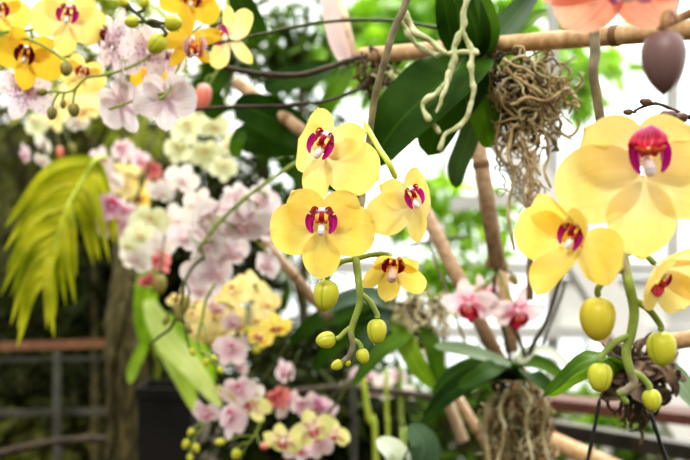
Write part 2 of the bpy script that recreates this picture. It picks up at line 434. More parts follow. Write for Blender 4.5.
def flower_meshes(kind, var=0, curl=None):
    key = (kind, var)
    if key in CACHE: return CACHE[key]
    pm, sm, lm, cm, phw, shw = KIND[kind]
    sd = sum(map(ord, kind)) + var * 31
    rr = random.Random(sd)
    shapes = {0: dict(curl=0.10, cup=0.05, fwd=0.0), 1: dict(curl=0.20, cup=-0.08, fwd=0.18), 2: dict(curl=-0.35, cup=-0.22, fwd=0.55), 3: dict(curl=-0.3, cup=-0.15, fwd=0.25), 4: dict(curl=0.42, cup=0.05, fwd=0.0), 5: dict(curl=0.22, cup=0.10, fwd=0.0)}
    sh = shapes[var]; ss = {5: dict(curl=-0.15, cup=-.2, fwd=.72), 4: dict(curl=.12, cup=-.04, fwd=0)}.get(var, sh)
    sep = MB()
    out = 0.93
    lat, la = (0.80, 40) if kind == 'big' else (0.9, 48)
    for a, l in ((-90, out), (la, out * lat), (180 - la, out * lat)):
        blade(sep, math.radians(a + rr.uniform(-3, 3)), l, shw, p=0.55, q=0.52, curl=ss['curl'] * 0.6, cup=ss['cup'] - 0.02, fwd=ss['fwd'] * 0.8, y0=0.05, seed=rr.random(), tip=0.07)
    res = {'sepals': sep.mesh('flower', sm)}
    dr = 12 if kind == 'big' else 4
    for nm, a in (('petal_a', -dr), ('petal_b', 180 + dr)):
        if var == 5: sh = dict(curl=0.12, cup=0.08, fwd=0.0) if nm == 'petal_a' else dict(curl=-.1, cup=-.12, fwd=.45)
        mb = MB(); blade(mb, math.radians(a), 0.97, phw, p=0.42, q=0.40, wave=0.035, seed=rr.random(), nu=11, nv=16, **sh)
        res[nm] = mb.mesh('petal', pm)
    lip = MB()
    if kind == 'big':
        ear(lip, 1, 0, .8, .82, rim=1); ear(lip, -1, 0, .8, .82, rim=1)
        dome(lip, 0.29, 0.28, 3, y=-0.25, z0=0.24)
        for q in (1, -1): tube(lip, [(q * .03, -.26, .20), (q * .12, -.29, .19), (q * .21, -.29, .24)], .035, .03, n=7, seg=4, mi=2)
    elif kind in ('blush', 'coral', 'mauve', 'faint', 'white', 'cream', 'greenish', 'butter', 'pastel'):
        k = .8 if kind in ('blush', 'mauve') else .5
        ear(lip, 1, 0, k, 0.65); ear(lip, -1, 0, k, 0.65); dome(lip, 0.16 * k + .03, 0.36 * k, 1)
    else:
        ear(lip, 1, 0, rim=1); ear(lip, -1, 0, rim=1)
        blob(lip, (0, -.18, .40), (.15, .06, .065), mi=3)
        tube(lip, [(0, -.2, .36), (0, -.27, .28), (0, -.26, .18)], .05, .07, n=8, mi=1)
        for q in (1, -1):   # curled whiskers at the tip
            tube(lip, [(0.08 * q, -0.22, 0.42), (0.15 * q, -0.25, 0.47), (0.21 * q, -0.27, 0.45), (0.24 * q, -0.26, 0.40)], 0.026, 0.010, n=6, seg=4, mi=1)
    blob(lip, (0, -0.20, 0.17), (0.09, 0.07, 0.05), mi=2)
    for q in (1, -1): blob(lip, (q * 0.09, -0.21, 0.15), (0.055, 0.05, 0.045), n=8, m=5, mi=2)
    res['lip'] = lip.mesh('lip', list(lm) + ['lip_dome' if kind == 'big' else 'column'])
    c = MB(); k = 2.3 if kind == 'half' else 0.95 if kind in ('yellow', 'lemon', 'big') else .9
    tube(c, [(0, 0.0, 0.04), (0, -0.10 * k, 0.05), (0, -0.18 * k, 0.0), (0, -0.22 * k, -0.08 * k)], 0.06 * k, 0.075 * k, n=10, seg=4)
    blob(c, (0, -0.21 * k, -0.06 * k), (0.075 * k, 0.06 * k, 0.08 * k))
    res['column'] = c.mesh('column', cm)
    CACHE[key] = res
    return res
def add_flower(root, kind, px, py, d, hw, yaw=0, pitch=0, roll=0, var=0):
    ms = flower_meshes(kind, var)
    R = PX(hw, d)
    M = Matrix.Translation(P(px, py, d) - ORIG[root]) @ Matrix.Rotation(math.radians(yaw), 4, 'Z') @ Matrix.Rotation(math.radians(pitch), 4, 'X') \
        @ Matrix.Rotation(math.radians(roll), 4, 'Y') @ Matrix.Diagonal((R, R, R, 1))
    f = bpy.data.objects.new('flower', ms['sepals']); COL.objects.link(f); f.parent = root; f.matrix_local = M
    for nm, key in (('petal', 'petal_a'), ('petal', 'petal_b'), ('lip', 'lip'), ('column', 'column')):
        o = bpy.data.objects.new(nm, ms[key]); COL.objects.link(o); o.parent = f
        if kind == 'big' and nm in ('lip', 'column'): o.location = (0, 0, .07)
        if nm == 'lip' and kind == 'blush': o.scale = (1.35, 1.35, 1.35)
        if nm == 'lip' and kind in ('yellow', 'lemon', 'deep', 'pale', 'big', 'spotted'): o.scale = (.82, .82, .86)
    W = Matrix.Translation(ORIG[root]) @ M
    return W @ Vector((0, 0.10, 0)), (W @ Vector((0, 0.55, 0)))

def bud_mesh(mat):
    key = ('bud', mat)
    if key in CACHE: return CACHE[key]
    n, m = 24, 12; vs = []; uv = []; fs = []
    for i in range(m + 1):
        t = i / m
        th = math.pi * t
        r = (math.sin(th) ** 0.8) * (1.08 - 0.30 * t) * 0.5 + 0.004
        for j in range(n + 1):
            a = 2 * math.pi * j / n
            g = 1 - 0.07 * max(0, 1 - abs(((j / n * 3) % 1) - 0.0) * 9) - 0.07 * max(0, 1 - abs(((j / n * 3) % 1) - 1.0) * 9) + 0.03 * math.sin(3 * a)
            vs.append(Vector((r * g * math.cos(a), r * g * math.sin(a), 0.5 - 0.5 * math.cos(th) + (0.2 if mat == 'sepal_shaded' else 0.06) * t ** 6))); uv.append((j / n, t))
    for i in range(m):
        for j in range(n):
            a = i * (n + 1) + j; fs.append((a, a + 1, a + n + 2, a + n + 1))
    mb = MB(); mb.add(vs, fs, uv)
    CACHE[key] = mb.mesh('bud', mat)
    return CACHE[key]
def add_bud(root, px, py, d, w, h, deg=180, mat='bud_green', lean=0.0, name='bud', spin=None):
    """centre px,py; axis (base->tip) deg clockwise from up in the picture plane, leaning to the viewer by 'lean' degrees"""
    a = math.radians(deg); le = math.radians(lean)
    ax = Vector((math.sin(a) * math.cos(le), -math.sin(le), math.cos(a) * math.cos(le)))
    q = Vector((0, 0, 1)).rotation_difference(ax).to_matrix().to_4x4()
    W, H = PX(w, d), PX(h, d)
    base = P(px, py, d) - ax * H * 0.5
    sp = rnd.uniform(0, 2) if spin is None else math.radians(spin)
    o = bpy.data.objects.new(name, bud_mesh(mat)); COL.objects.link(o); o.parent = root
    o.matrix_local = Matrix.Translation(base - ORIG[root]) @ q @ Matrix.Rotation(sp, 4, 'Z') @ Matrix.Diagonal((W, W, H, 1))
    return base, base - ax * H * 0.3, o
def nearest(path, p):
    return min(path, key=lambda q: (q - p).length)
def spray(name, label, cat, group, stem, r, flowers=(), buds=(), stem_mat='stem_green', stalk_mat=None, stalk_r=None, r1=None, extra=None, stem_name='stem'):
    """an orchid spray: one stem, flowers (with petals, lip, column) and buds, each on its own stalk"""
    pts = [P(*q) for q in stem]
    root = thing(name, label, cat, pts[0], group)
    path = catmull(pts, 8)
    mb = MB(); tube(mb, pts, PX(r, stem[0][2]), PX(r1 or r * 0.7, stem[-1][2]), n=10, seg=8, wob=0.08, bumps=None)
    mb.build(stem_name, stem_mat, root)
    sr = stalk_r or r * 0.6
    sm = stalk_mat or stem_mat
    for f in flowers:
        b, back = add_flower(root, *f)
        a = nearest(path, back)
        mid = back.lerp(a, 0.5) + Vector((0, 0.15 * (a - b).length, 0.05 * (a - b).length))
        mb = MB(); tube(mb, [b, back, mid, a], PX(sr, f[3]), n=7, seg=5); mb.build('flower_stalk', sm, root)
    for q in buds:
        base, back, o = add_bud(root, *q)
        a0 = nearest(path, back); dd = (a0 - back).length
        up = (path[0] - a0); up = up.normalized() if up.length > 1e-6 else Vector((0, 0, 1))
        a = nearest(path, a0 + up * dd * 0.75)
        mb = MB(); tube(mb, [base, base.lerp(back, .7), back.lerp(a, 0.45) + Vector((0, 0, 0.12 * dd)), a], PX(sr, q[2]) * 0.95, PX(sr, q[2]) * 1.1, n=8, seg=6); mb.build('bud_stalk', sm, root)
    return root

# ------------------------------------------------------------------ leaves, roots, bushes
def leaf_geo(mb, pts, hw, nrm=(0, -0.85, 0.5), fold=0.18, p=0.35, q=0.45, nu=7, seg=7, wave=0.0, mi=0):
    path = catmull(pts, seg); m = len(path); nrm = Vector(nrm).normalized()
    peak = (p / (p + q)) ** p * (q / (p + q)) ** q
    vs = []; uv = []; fs = []
    for i, c in enumerate(path):
        t = i / (m - 1)
        tg = (path[min(i + 1, m - 1)] - path[max(i - 1, 0)]).normalized()
        sd = tg.cross(nrm); sd = sd.normalized() if sd.length > 1e-5 else Vector((1, 0, 0))
        nn = sd.cross(tg).normalized()
        te = 0.02 + 0.98 * t
        w = hw * max(te ** p * max(1 - te, 0) ** q / peak, 0.02)
        for j in range(nu):
            s = -1 + 2 * j / (nu - 1)
            wv = wave * hw * mnoise.noise(c * 60 + Vector((s * 2, 0, 0))) if wave else 0
            vs.append(c + sd * s * w + nn * (fold * w * (abs(s) ** 1.5) + wv)); uv.append((0.5 + 0.5 * s, t))
    for i in range(m - 1):
        for j in range(nu - 1):
            a = i * nu + j; fs.append((a, a + 1, a + nu + 1, a + nu))
    mb.add(vs, fs, uv, mi)
def add_leaf(root, pts, hw, mat='leaf_dark', name='leaf', nrm=(0, -0.85, 0.5), **kw):
    w = [P(*q) for q in pts]; d = sum(q[2] for q in pts) / len(pts)
    mb = MB(); leaf_geo(mb, w, PX(hw, d), nrm, **kw)
    return mb.build(name, mat, root)
def add_root(root, pts, r, mat='root_pale', name='aerial_root', r1=None, wob=0.5):
    w = [P(*q) for q in pts]; d = pts[0][2]; fine = catmull(w, 3)
    w = [q + Vector((mnoise.noise(q * 90), mnoise.noise(q * 90 + Vector((9, 0, 0))), mnoise.noise(q * 90 + Vector((0, 9, 0))))) * PX(r, d) * 1.0 for q in fine]
    mb = MB(); tube(mb, w, PX(r, d), PX(r1 or r * 0.8, d), n=9, seg=4, wob=wob)
    return mb.build(name, mat, root)
def tangle(root, name, c, size, n, r, mat, seed, steps=9, grav=0.3, core=True):
    """root tangle nobody could count"""
    rr = random.Random(seed); mb = MB(); c = Vector(c)
    for k in range(n):
        th = rr.uniform(0, 6.283); ph = rr.uniform(-1, 1); q = math.sqrt(1 - ph * ph); rad = rr.random() ** 0.45
        p = c + Vector((q * math.cos(th) * size[0], q * math.sin(th) * size[1], ph * size[2])) * rad
        dr = Vector((rr.gauss(0, 1), rr.gauss(0, 1), rr.gauss(0, 1) - 0.3)).normalized()
        st = max(size) * 0.2; pts = [p]
        for i in range(rr.randint(4, steps)):
            dr = (dr + Vector((rr.gauss(0, .5), rr.gauss(0, .5), rr.gauss(0, .5) - grav))).normalized()
            off = Vector(((p - c).x / size[0], (p - c).y / size[1], (p - c).z / size[2] / 1.3))
            if off.length > 1.0: dr = (dr - Vector((off.x, off.y, off.z * 0.35)) * 0.8).normalized()
            p = p + dr * st * rr.uniform(.6, 1.1); pts.append(p)
        rad = r * rr.uniform(.5, 1.3)
        tube(mb, pts, rad, rad * 0.6, n=6, seg=4, wob=0.3)
    o = mb.build(name, mat, root); o['kind'] = 'stuff'
    return o
def foliage(mb, c, size, n, ls, seed, aspect=0.4, droop=0.3, hole=0.0):
    """a crown of separate folded leaves"""
    rr = random.Random(seed); c = Vector(c)
    clumps = [Vector((rr.gauss(0, .5), rr.gauss(0, .5), rr.gauss(0, .5))) for _ in range(max(5, n // 40))]
    for k in range(n):
        b = rr.choice(clumps); o = b + Vector((rr.gauss(0, .22), rr.gauss(0, .22), rr.gauss(0, .22)))
        if o.length > 1.15: o = o.normalized() * rr.uniform(.7, 1.1)
        p = c + Vector((o.x * size[0], o.y * size[1], o.z * size[2]))
        d = Vector((rr.gauss(0, 1) + o.x, rr.gauss(0, 1) + o.y, rr.gauss(0, .7) - droop + o.z * .5)).normalized()
        nr = Vector((rr.gauss(0, .6), rr.gauss(0, .6) - 0.3, 1)).normalized()
        s = d.cross(nr)
        if s.length < 1e-3: continue
        s.normalize(); u = s.cross(d)
        l = ls * rr.uniform(.6, 1.3); w = l * aspect * 0.5
        vs = [p, p + d * l * .3 + s * w + u * w * .3, p + d * l * .3, p + d * l * .3 - s * w + u * w * .3,
              p + d * l * .65 + s * w * .85 + u * w * .2 - Vector((0, 0, l * .05)), p + d * l * .65 - Vector((0, 0, l * .06)), p + d * l * .65 - s * w * .85 + u * w * .2 - Vector((0, 0, l * .05)),
              p + d * l - Vector((0, 0, l * .15))]
        mb.add(vs, [(0, 1, 2), (0, 2, 3), (1, 4, 5, 2), (2, 5, 6, 3), (4, 7, 5), (5, 7, 6)], [(.5, 0), (1, .3), (.5, .3), (0, .3), (1, .65), (.5, .65), (0, .65), (.5, 1)])
def bush(name, label, cat, px, py, d, wpx, hpx, n, leaf_px, mat, seed, base_z=0.0, group=None, depth=None, aspect=0.4, droop=0.3, trunk_mat='bark', trunk_r=0.02):
    c = P(px, py, d); sx, sz = PX(wpx / 2, d), PX(hpx / 2, d)
    root = thing(name, label, cat, Vector((c.x, c.y, base_z)), group)
    mb = MB(); foliage(mb, c, (sx, depth or min(sx, sz, 0.5), sz), n, PX(leaf_px, d), seed, aspect, droop)
    mb.build('foliage', mat, root)
    mb = MB(); rr = random.Random(seed)
    tube(mb, [Vector((c.x, c.y, base_z)), Vector((c.x + rr.uniform(-.03, .03), c.y, base_z + (c.z - base_z) * .5)), c], trunk_r, trunk_r * .5, n=8)
    for k in range(5):
        e = c + Vector((rr.uniform(-.7, .7) * sx, rr.uniform(-.3, .3) * sx, rr.uniform(.1, .8) * sz))
        s = Vector((c.x, c.y, c.z - sz * 0.6))
        tube(mb, [s, s.lerp(e, .5) + Vector((0, 0, .1 * sz)), e], trunk_r * .5, trunk_r * .2, n=6)
    mb.build('stem', trunk_mat, root)
    return root
def structure(name, mb, mats, smooth=False):
    o = mb.build(name, mats, None, smooth); o['kind'] = 'structure'
    return o

leaf_mat('fol_light', srgb(104, 112, 40), srgb(190, 190, 104), 0.7, 0.4, 5, 0.12)
# ================================================================== THE SETTING
mb = MB(); box(mb, (-6, -3, -0.1), (6, 9, 0)); structure('floor', mb, 'soil')
# mossy backdrop added to keep the left half dark, glazing on the right
mb = MB(); box(mb, (-6, 4.6, 0), (-0.72, 4.8, 2.02)); structure('backdrop_left', mb, 'moss_backdrop')
YB = 6.0
mb = MB(); box(mb, (-0.55, YB, 0), (6, YB + 0.12, 0.42)); structure('wall_back', mb, 'grey_paint')
def frame_beam(name, a, b, w, h, mat='white_paint'):
    m = MB(); beam(m, a, b, w, h); return structure(name, m, mat)
frame_beam('trim_1', (-0.5, YB - .03, 1.27), (6, YB - .03, 1.23), .05, .04, 'grey_paint')
frame_beam('trim_2', (-0.5, YB - .03, 0.87), (6, YB - .03, 0.84), .05, .035, 'grey_paint')
for i, x in enumerate((0.62, 1.30, 2.05, 2.75)):
    frame_beam('trim_%d' % (3 + i), (x, YB, 0.4), (x, YB, 3.6), .035 if i else .018, .03, 'grey_paint')
frame_beam('trim_7', (-0.5, YB, 1.68), (6, YB, 1.66), .03, .025, 'white_paint')
m_, nt_, out_ = new_mat('glass'); 
g1 = N(nt_, 'ShaderNodeBsdfTransparent'); g1.inputs[0].default_value = (0.93, 0.96, 0.96, 1)
g2 = N(nt_, 'ShaderNodeBsdfGlossy'); g2.inputs['Roughness'].default_value = 0.05
fr_ = N(nt_, 'ShaderNodeFresnel'); fr_.inputs[0].default_value = 1.3
gm = N(nt_, 'ShaderNodeMixShader'); L(nt_, fr_.outputs[0], gm.inputs[0]); L(nt_, g1.outputs[0], gm.inputs[1]); L(nt_, g2.outputs[0], gm.inputs[2]); L(nt_, gm.outputs[0], out_.inputs[0])
MATS['glass'] = m_
for i, (x0, x1) in enumerate(((-.5, .62), (.62, 1.30), (1.30, 2.05), (2.05, 2.75), (2.75, 6))):
    mb = MB(); box(mb, (x0 + .02, YB + .02, .45), (x1 - .02, YB + .026, 3.5)); structure('window_%d' % (i + 1), mb, 'glass')
mb = MB(); box(mb, (1.32, YB - .02, .90), (2.03, YB + .01, 1.20)); structure('trim_10', mb, 'white_paint')
mb = MB(); box(mb, (2.07, YB - .02, .90), (3.4, YB + .01, 1.20)); structure('trim_11', mb, 'grey_paint')
# slanting white roof strut of the glasshouse
frame_beam('trim_8', P(478, 92, 3.0), P(858, 709, 3.0), .052, .052, 'white_paint')
frame_beam('trim_9', P(450, 205, 4.2), P(700, 178, 4.2), .03, .03, 'grey_paint')

# outside / far planting
for a in (
    ('maple_tree', 'bright leafy tree beyond the glass behind the bamboo cane', 'tree', 480, 36, 7.5, 300, 150, 400, 42, 'fol_bright', 11),
    ('maple_tree', 'bright green tree top behind the upper left of the root clump', 'tree', 395, 55, 7.2, 150, 120, 220, 38, 'fol_bright', 12),
    ('maple_tree', 'sunlit green tree seen right of the root clump, below the bamboo cane', 'tree', 588, 78, 7.0, 80, 90, 90, 34, 'fol_bright', 13),
    ('shrub', 'light green shrub behind the two slanting stakes right of the yellow spray', 'shrub', 448, 236, 4.4, 130, 100, 330, 26, 'fol_bright', 14),
    ('shrub', 'low light green shrub at the foot of the bright window', 'shrub', 610, 405, 4.6, 170, 60, 160, 26, 'fol_bright', 15),
    ('shrub', 'green shrub filling the gap under the strap leaves at bottom centre', 'shrub', 415, 430, 3.4, 190, 130, 520, 22, 'fol_mid', 16),
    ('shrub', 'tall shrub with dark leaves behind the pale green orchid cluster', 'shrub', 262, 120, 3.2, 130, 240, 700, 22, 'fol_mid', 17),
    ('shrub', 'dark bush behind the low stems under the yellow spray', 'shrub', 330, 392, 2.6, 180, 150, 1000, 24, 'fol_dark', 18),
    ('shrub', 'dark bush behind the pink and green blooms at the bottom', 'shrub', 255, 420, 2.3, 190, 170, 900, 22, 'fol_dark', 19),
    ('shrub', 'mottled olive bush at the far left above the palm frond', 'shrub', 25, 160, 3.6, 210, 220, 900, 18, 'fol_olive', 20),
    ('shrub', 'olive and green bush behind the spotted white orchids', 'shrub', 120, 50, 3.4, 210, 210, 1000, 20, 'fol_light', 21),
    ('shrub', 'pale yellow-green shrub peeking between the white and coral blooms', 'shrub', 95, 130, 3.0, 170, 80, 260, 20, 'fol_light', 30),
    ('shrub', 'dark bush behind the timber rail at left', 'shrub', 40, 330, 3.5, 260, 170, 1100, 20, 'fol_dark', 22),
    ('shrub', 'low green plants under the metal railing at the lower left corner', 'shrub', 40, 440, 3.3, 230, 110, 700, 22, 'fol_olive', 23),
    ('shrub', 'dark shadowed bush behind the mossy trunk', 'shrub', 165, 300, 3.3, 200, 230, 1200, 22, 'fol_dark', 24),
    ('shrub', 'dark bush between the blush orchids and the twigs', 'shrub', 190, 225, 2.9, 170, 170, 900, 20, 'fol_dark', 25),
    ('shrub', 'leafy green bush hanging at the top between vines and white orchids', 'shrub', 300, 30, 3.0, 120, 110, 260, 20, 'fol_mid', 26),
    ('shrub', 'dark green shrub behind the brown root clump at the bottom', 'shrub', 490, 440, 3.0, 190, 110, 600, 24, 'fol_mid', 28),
    ('shrub', 'sparse sunlit shrub seen through the gap left of the yellow spray', 'shrub', 300, 275, 4.0, 110, 120, 60, 24, 'fol_mid', 29),
    ('shrub', 'leafy bush low at the right edge behind the dark rail', 'shrub', 660, 450, 3.2, 140, 70, 200, 20, 'fol_mid', 27),
):
    bush(*a)

# railing at left: timber handrail on a metal frame (one thing)
rt = thing('railing', 'metal railing with a brown timber handrail in front of dark plants', 'railing', P(40, 620, 2.5))
mb = MB(); beam(mb, P(-40, 348, 2.5), P(110, 343, 2.6), PX(2, 2.5), PX(4.4, 2.5)); mb.build('handrail', 'wood_rail', rt, False)
for y, h in ((361, 2.0), (414, 3.4)):
    mb = MB(); beam(mb, P(-40, y, 2.52), P(112, y - 3, 2.62), PX(2, 2.5), PX(h, 2.5)); mb.build('crossbar', 'metal_grey', rt, False)
for x in (57, -30):
    mb = MB(); beam(mb, P(x, 352, 2.54), P(x, 800, 2.54), PX(3.6, 2.5), PX(3.2, 2.5)); mb.build('post', 'metal_grey', rt, False)
mb = MB(); tube(mb, [P(-30, 462, 2.2), P(30, 446, 2.25), P(85, 439, 2.3), P(140, 441, 2.3)], PX(4, 2.3)); tag(mb.build('branch', 'vine_brown', None, at=P(30, 446, 2.25)), 'dark bent branch lying low before the railing at bottom left', 'branch')
# mossy trunk
tr = thing('mossy_trunk', 'mossy brown tree trunk standing right of the timber rail', 'tree trunk', P(127, 800, 2.1))
mb = MB(); tube(mb, [P(125, 900, 2.1), P(128, 440, 2.1), P(122, 340, 2.1), P(128, 260, 2.12), P(120, 190, 2.15)], PX(20, 2.1), PX(13, 2.1), n=16, wob=0.3); mb.build('trunk', 'bark', tr)
for pts in ([(122, 300, 2.06), (112, 370, 2.05), (108, 460, 2.06)], [(132, 280, 2.05), (143, 350, 2.05), (140, 440, 2.06)]):
    add_root(tr, pts, 4, 'bark', 'aerial_root')
# dark planter
mb = MB(); a, b = P(142, 392, 1.9), P(196, 470, 1.9)
pl = thing('planter', 'tall black planter box standing right of the mossy trunk', 'planter', Vector((P(168, 560, 1.9).x, 1.95, 0)))
ax, bx = P(138, 388, 1.9).x, P(192, 388, 1.9).x; zt, zb = P(0, 388, 1.9).z, 0.0
cx = (ax + bx) / 2; hwp = (bx - ax) / 2
vs = []; fs = []
for z, s in ((zb, .8), (zt - .02, 1.0), (zt - .02, 1.1), (zt, 1.1), (zt, .98), (zt - .03, .95)):
    for i, j in ((-1, -1), (1, -1), (1, 1), (-1, 1)): vs.append(Vector((cx + i * hwp * s, 1.95 + j * hwp * s, z)))
for k in range(5):
    for j in range(4): fs.append((k * 4 + j, k * 4 + (j + 1) % 4, k * 4 + 4 + (j + 1) % 4, k * 4 + 4 + j))
fs.append((3, 2, 1, 0)); fs.append((20, 21, 22, 23))
mb.add(vs, fs, [(0, 0)] * len(vs)); mb.build('box', 'black_plastic', pl, False)

# palm frond at left
fr = thing('palm_frond', 'yellow-green palm frond drooping at the left edge', 'palm frond', P(92, 165, 1.6))
sp = [P(98, 158, 1.62), P(84, 178, 1.6), P(66, 210, 1.56), P(54, 250, 1.54), P(50, 292, 1.52)]
mb = MB(); tube(mb, [P(126, 190, 2.05), P(112, 164, 1.85)] + sp, PX(3, 1.6), PX(1, 1.5)); mb.build('midrib', 'stem_bright', fr)
pth = catmull(sp, 12); r2 = random.Random(3)
for k in range(15):
    q = pth[1 + k * (len(pth) - 3) // 15]; t = k / 14
    for s in (-1, 1):
        ln = PX((100 if s < 0 else 78) * (1 - 0.40 * t) * r2.uniform(.85, 1.1), 1.6)
        an = math.radians((203 + 40 * t + r2.uniform(-5, 5)) if s < 0 else (290 - 18 * t + r2.uniform(-7, 7)))
        d = Vector((math.cos(an), r2.uniform(-.3, .25), math.sin(an)))
        e = q + d * ln
        mb = MB(); leaf_geo(mb, [q, q.lerp(e, .5) + Vector((0, -.01, .016)), e + Vector((0, 0, -.03))], PX(5.4, 1.6), (r2.uniform(-.4, .4), -1, r2.uniform(-.3, .5)), .35, p=.3, q=.7, seg=4, nu=5)
        mb.build('leaflet', 'frond', fr)

# broad pale leaves around the planter
lf = thing('broad_leaf_plant', 'plant with broad pale green leaves drooping over the black planter', 'plant', Vector((P(158, 850, 2.3).x, 2.3, 0)))
add_leaf(lf, [(148, 300, 1.82), (165, 338, 1.78), (190, 366, 1.75), (222, 408, 1.74)], 12, 'leaf_pale', nrm=(0.3, -.9, .4))
add_leaf(lf, [(150, 322, 1.86), (168, 350, 1.84), (186, 384, 1.82), (196, 412, 1.82)], 10, 'leaf_pale', nrm=(-.4, -.9, .4))
add_leaf(lf, [(150, 310, 1.85), (178, 330, 1.8), (200, 352, 1.78), (214, 384, 1.78)], 10, 'leaf_bright', nrm=(.1, -.8, .6))
add_leaf(lf, [(150, 262, 1.86), (146, 300, 1.84), (144, 346, 1.82)], 12, 'leaf_bright', nrm=(0, -1, .1))
add_leaf(lf, [(152, 330, 1.85), (135, 365, 1.83), (130, 384, 1.8)], 6, 'leaf_bright', nrm=(0, -1, .2))
mb = MB(); tube(mb, [P(158, 850, 2.3), P(158, 420, 2.2), P(152, 340, 1.9), P(151, 262, 1.86)], PX(3, 1.85)); mb.build('stem', 'stem_bright', lf)

# ================================================================== CENTRE SPRAY (in focus)
D = 0.75
spray('orchid_spray', 'sharp yellow orchid spray with four blooms hanging at picture centre', 'orchid', 'yellow orchid sprays with magenta lips',
      [(410, -12, D + .02), (404, 8, D + .02), (393, 32, D + .025), (385, 60, D + .03), (377, 88, D + .04), (372, 115, D + .05), (368, 150, D + .06), (362, 200, D + .05), (357, 240, D + .03), (356, 264, D + .01),
       (359, 284, D), (360, 302, D), (355, 318, D), (351, 332, D), (353, 345, D), (350, 355, D), (343, 362, D)], 3.9,
      flowers=[('lemon', 325, 153, D - .005, 55, -36, -2, 24, 4), ('yellow', 322, 228, D - .02, 53, -3, 4, 2, 0),
               ('lemon', 410, 203, D - .01, 43, 38, 0, -22, 4), ('half', 391, 265, D, 32, 6, 34, 8, 2)],
      buds=[(326, 295, D, 27, 30, 186, 'bud_green', 8), (377, 331, D, 21, 24, 180, 'bud_green', 8), (326, 340, D, 18, 19, 262, 'bud_green', 10),
            (363, 356, D, 14, 15, 165, 'bud_green', 12), (337, 365, D, 11, 12, 240, 'bud_green', 10), (348, 363, D, 6, 7, 190, 'bud_green', 0)],
      stem_mat='stem_grey', stalk_mat='stem_green', stalk_r=2.7, r1=3.0)
# the green lower half of that stem is painted by its own part
root = [o for o in bpy.data.objects if o.name == 'orchid_spray'][0]
mb = MB(); tube(mb, [P(356, 258, D + .012), P(359, 284, D), P(360, 302, D), P(355, 318, D), P(351, 332, D), P(353, 345, D), P(350, 356, D), P(342, 364, D)], PX(4.1, D), PX(2.6, D), n=10, seg=8); tag(mb.build('stem_tip', 'stem_green', root), 'green lower end of the stem', None)
mb = MB(); tube(mb, [P(364, 122, D + .05), P(378, 147, D + .025), P(388, 162, D + .01), P(396, 178, D + .02)], PX(3, D)); mb.build('flower_stalk', 'stem_bright', root)

# ================================================================== RIGHT SPRAY
D = 0.60
spray('orchid_spray', 'large pale yellow orchid spray with pink-lipped bloom at the right edge', 'orchid', 'yellow orchid sprays with magenta lips',
      [(596, -30, D + .03), (594, 20, D + .03), (595, 52, D + .03), (593, 72, D + .03), (597, 98, D + .035), (601, 125, D + .04), (606, 165, D + .05), (614, 215, D + .05), (621, 248, D + .02), (628, 280, D), (634, 310, D),
       (631, 335, D), (626, 352, D), (630, 370, D), (634, 382, D), (627, 390, D), (619, 393, D)], 5.2,
      flowers=[('big', 643, 172, D - .02, 88, 4, 2, -3, 0), ('yellow', 577, 243, D - .015, 57, -58, -2, 20, 5), ('big', 659, 268, D, 50, 26, 34, 186, 2)],
      buds=[(598, 318, D - .005, 38, 42, 182, 'bud_yellow', 5), (662, 348, D, 31, 33, 178, 'bud_green', 8), (600, 377, D - .005, 26, 28, 186, 'bud_green', 10), (652, 400, D, 20, 21, 170, 'bud_green', 8)],
      stem_mat='stem_grey', stalk_mat='stem_green', stalk_r=3.4, r1=4.2)
root = [o for o in bpy.data.objects if o.name == 'orchid_spray.001'][0]
mb = MB(); tube(mb, [P(619, 236, D + .03), P(622, 250, D + .02), P(628, 280, D), P(634, 310, D), P(631, 335, D), P(626, 352, D), P(630, 370, D), P(634, 382, D), P(626, 391, D), P(617, 394, D)], PX(5.6, D), PX(3.8, D), n=10, seg=8); tag(mb.build('stem_tip', 'stem_green', root), 'green lower end of the stem', None)
mb = MB(); tube(mb, [P(628, 388, D), P(622, 396, D), P(628, 404, D)], PX(3.6, D), PX(3, D)); mb.build('bud_stalk', 'stem_green', root)

# ================================================================== PEACH ORCHID, top right, nearest
D = 0.50
spray('peach_orchid_spray', 'blurred peach pink orchid with a sepal painted as shaded at the top right corner', 'orchid', None,
      [(740, -20, D + .03), (705, 6, D + .03), (680, 18, D + .03), (660, 28, D + .02)], 6,
      flowers=[('peach', 620, -42, D, 96, 6, 8, 176, 0)],
      buds=[(664, 58, D, 47, 54, 180, 'sepal_shaded', 0)], stem_mat='root_rust', stalk_r=4)  # bud mesh stands in for the sepal painted as shaded
# brown bud spray
D = 0.66
spray('dried_bud_spray', 'thin brown orchid stem with small dark buds at the right edge', 'orchid', None,
      [(720, 128, D), (694, 120, D), (674, 110, D), (658, 104, D), (645, 106, D), (634, 111, D)], 1.8,
      buds=[(646, 102, D - .004, 9, 12, 280, 'bud_brown', 0), (628, 112, D, 7, 9, 270, 'bud_brown', 0), (668, 116, D - .01, 13, 17, 270, 'bud_brown', 0), (680, 118, D - .01, 12, 15, 260, 'bud_brown', 0), (673, 134, D, 8, 12, 190, 'bud_olive', 0)],
      stem_mat='vine_brown', stalk_r=1.6)

